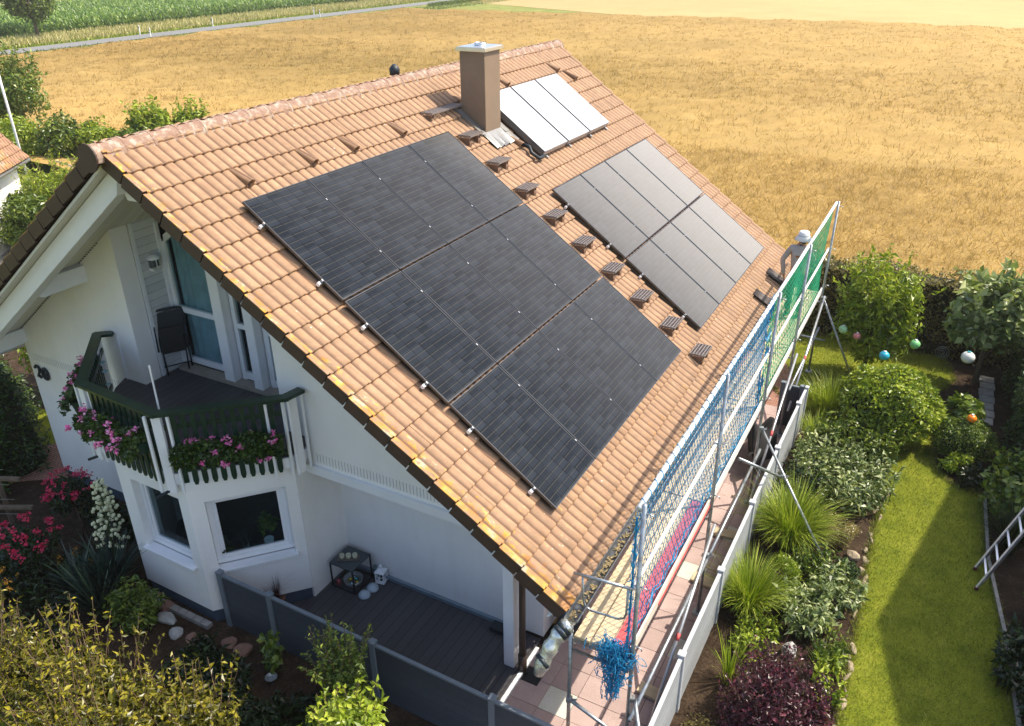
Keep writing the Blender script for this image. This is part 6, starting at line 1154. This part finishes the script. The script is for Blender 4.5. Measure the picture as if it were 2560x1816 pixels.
bush('walnut_tree', 'leafy bush with large leaves standing above the ridge, left of the two', 'tree', (-25.1, 20.1, 1.5), (1.25, 1.15, 1.05), 3000, .20, L_bright, 18, .36, .5, trunk=(.08, M_bark), seed=131, droop=.3)
bush('walnut_tree', 'leafy bush with large leaves standing above the ridge, right of the two', 'tree', (-23.9, 21.6, 1.45), (1.05, .95, 1.0), 2500, .20, L_bright, 15, .36, .5, trunk=(.08, M_bark), seed=132, droop=.3)
for i, (x, y, r_, z_) in enumerate([(-29.6, 16.4, 1.7, 1.25), (-27.9, 17.2, 1.5, 1.2), (-26.3, 18.1, 1.4, 1.1), (-24.6, 18.9, 1.5, 1.0), (-22.6, 20.3, 1.4, 1.0), (-21.4, 22.6, 1.5, 1.0)]):
    bush('lilac_bush', ['broad green bush before the field, directly right of the mast', 'green bush before the field, second to the right of the mast', 'green bush before the field, third to the right of the mast', 'green bush before the field under the left large leaved tree', 'green bush before the field under the right large leaved tree', 'green bush before the field just left of the roof ridge'][i], 'bush', (x, y, z_), (r_, r_ * .85, z_ * 1.1), 4200, .15, L_mid if i % 2 else L_bright, 26, .34, .6, 'bushes along the field', (.05, M_bark), seed=133 + i)
bush('robinia_tree', 'dark tree with drooping branches at the left edge before the field', 'tree', (-31.7, 18.0, 2.9), (1.9, 1.7, 2.2), 6500, .20, L_mid, 30, .34, .35, trunk=(.15, M_bark), seed=146, droop=.4)
bush('sumac_tree', 'light feathery tree below the eaves of the small house', 'tree', (-18.0, 10.4, 1.5), (1.55, 1.3, 1.15), 6500, .14, L_bright, 34, .32, .3, trunk=(.07, M_bark), seed=147, droop=.4)
bush('hazel_bush', 'dense mid green bush between the small house and the roof verge', 'bush', (-17.3, 9.2, 1.0), (1.9, 1.4, 1.1), 8000, .12, L_mid, 40, .3, .5, trunk=(.06, M_bark), seed=148)
bush('hazel_bush', 'dark green bush at the left edge above the pale paving', 'bush', (-19.2, 9.6, .9), (1.5, 1.3, 1.0), 5500, .13, L_dark, 30, .32, .5, trunk=(.06, M_bark), seed=149)
bush('fruit_bush', 'yellow green shrub beyond the clothes dryer pole', 'bush', (-22.2, 15.2, .6), (1.6, 1.2, .7), 3000, .12, L_bright, 20, .34, .5, trunk=(.04, M_bark), seed=150)
sheet('yard_paving', [(-17.2, 6.6), (-16.2, 7.6), (-18.2, 8.9), (-24, 9), (-26, 2)], .006, M_conc)

# young shoots that break up the outlines of the shrubs
TOPS = {o['label']: o for o in bpy.data.objects if 'label' in o}
def sh(key, *a, **k):
    for l, o in TOPS.items():
        if l.startswith(key): shoots(o, *a, **k); return
    print('no thing', key)
sh('big golden', (1.05, -2.55, 1.15), (1.15, .8, .85), 60, .34, .066, L_yel, 1); sh('golden leaved shrub reaching', (-.45, -2.85, .95), (1.15, .85, .8), 60, .32, .066, L_yel, 2)
sh('golden leaved shrub right', (2.25, -2.15, .85), (.8, .65, .8), 45, .3, .064, L_yel, 3); sh('tall golden', (1.9, -3.2, 1.45), (1.3, .7, .6), 50, .32, .066, L_yel, 4)
sh('upright yellow green', (3.25, -.75, .85), (.38, .34, .75), 40, .34, .05, L_mid, 5, per=18); sh('vivid light green', (4.05, -1.55, 1.15), (.55, .45, .55), 30, .22, .085, L_bright, 6)
sh('tall bushy tree', (7.72, 12.6, 1.5), (.95, .85, 1.25), 80, .38, .11, L_bright, 7, per=14); sh('small tree with big', (10.0, 13.2, 1.7), (1.0, .85, .85), 30, .4, .17, L_grey, 8, .7)
sh('rounded purple', (7.98, 1.85, .46), (.72, .7, .52), 70, .2, .045, L_purp, 9, per=14); sh('large clipped', (8.45, 10.0, .72), (.9, .85, .7), 60, .06, .06, L_bright, 10)
sh('dark tree with drooping', (-31.7, 18, 2.9), (1.8, 1.6, 2), 50, .8, .17, L_mid, 11); sh('round leafy tree', (-83.5, 53.5, 4.6), (2.9, 2.9, 3.1), 60, 1.0, .26, L_mid, 12, r_=.03)
sh('light feathery', (-18, 10.4, 1.5), (1.4, 1.2, 1), 50, .5, .13, L_bright, 13, .3); sh('leafy bush with large leaves standing above the ridge, left', (-25.1, 20.1, 1.5), (1.1, 1, .9), 22, .5, .19, L_bright, 14)
sh('leafy bush with large leaves standing above the ridge, right', (-23.9, 21.6, 1.45), (.95, .85, .85), 20, .5, .19, L_bright, 15)

# thin summer haze over the fields
b = MB(); b.box(-905, 705, -305, 1505, -1.1, 12); hz = b.build('haze', None); tag(hz, kind='stuff')
m = bpy.data.materials.new('summer_haze'); m.use_nodes = True; t = m.node_tree; t.nodes.clear(); o_ = nd(t, 'ShaderNodeOutputMaterial'); v = nd(t, 'ShaderNodeVolumePrincipled')
v.inputs['Density'].default_value = .0006; v.inputs['Color'].default_value = (1, .95, .86, 1); v.inputs['Anisotropy'].default_value = .3; t.links.new(v.outputs[0], o_.inputs['Volume']); hz.data.materials.append(m)
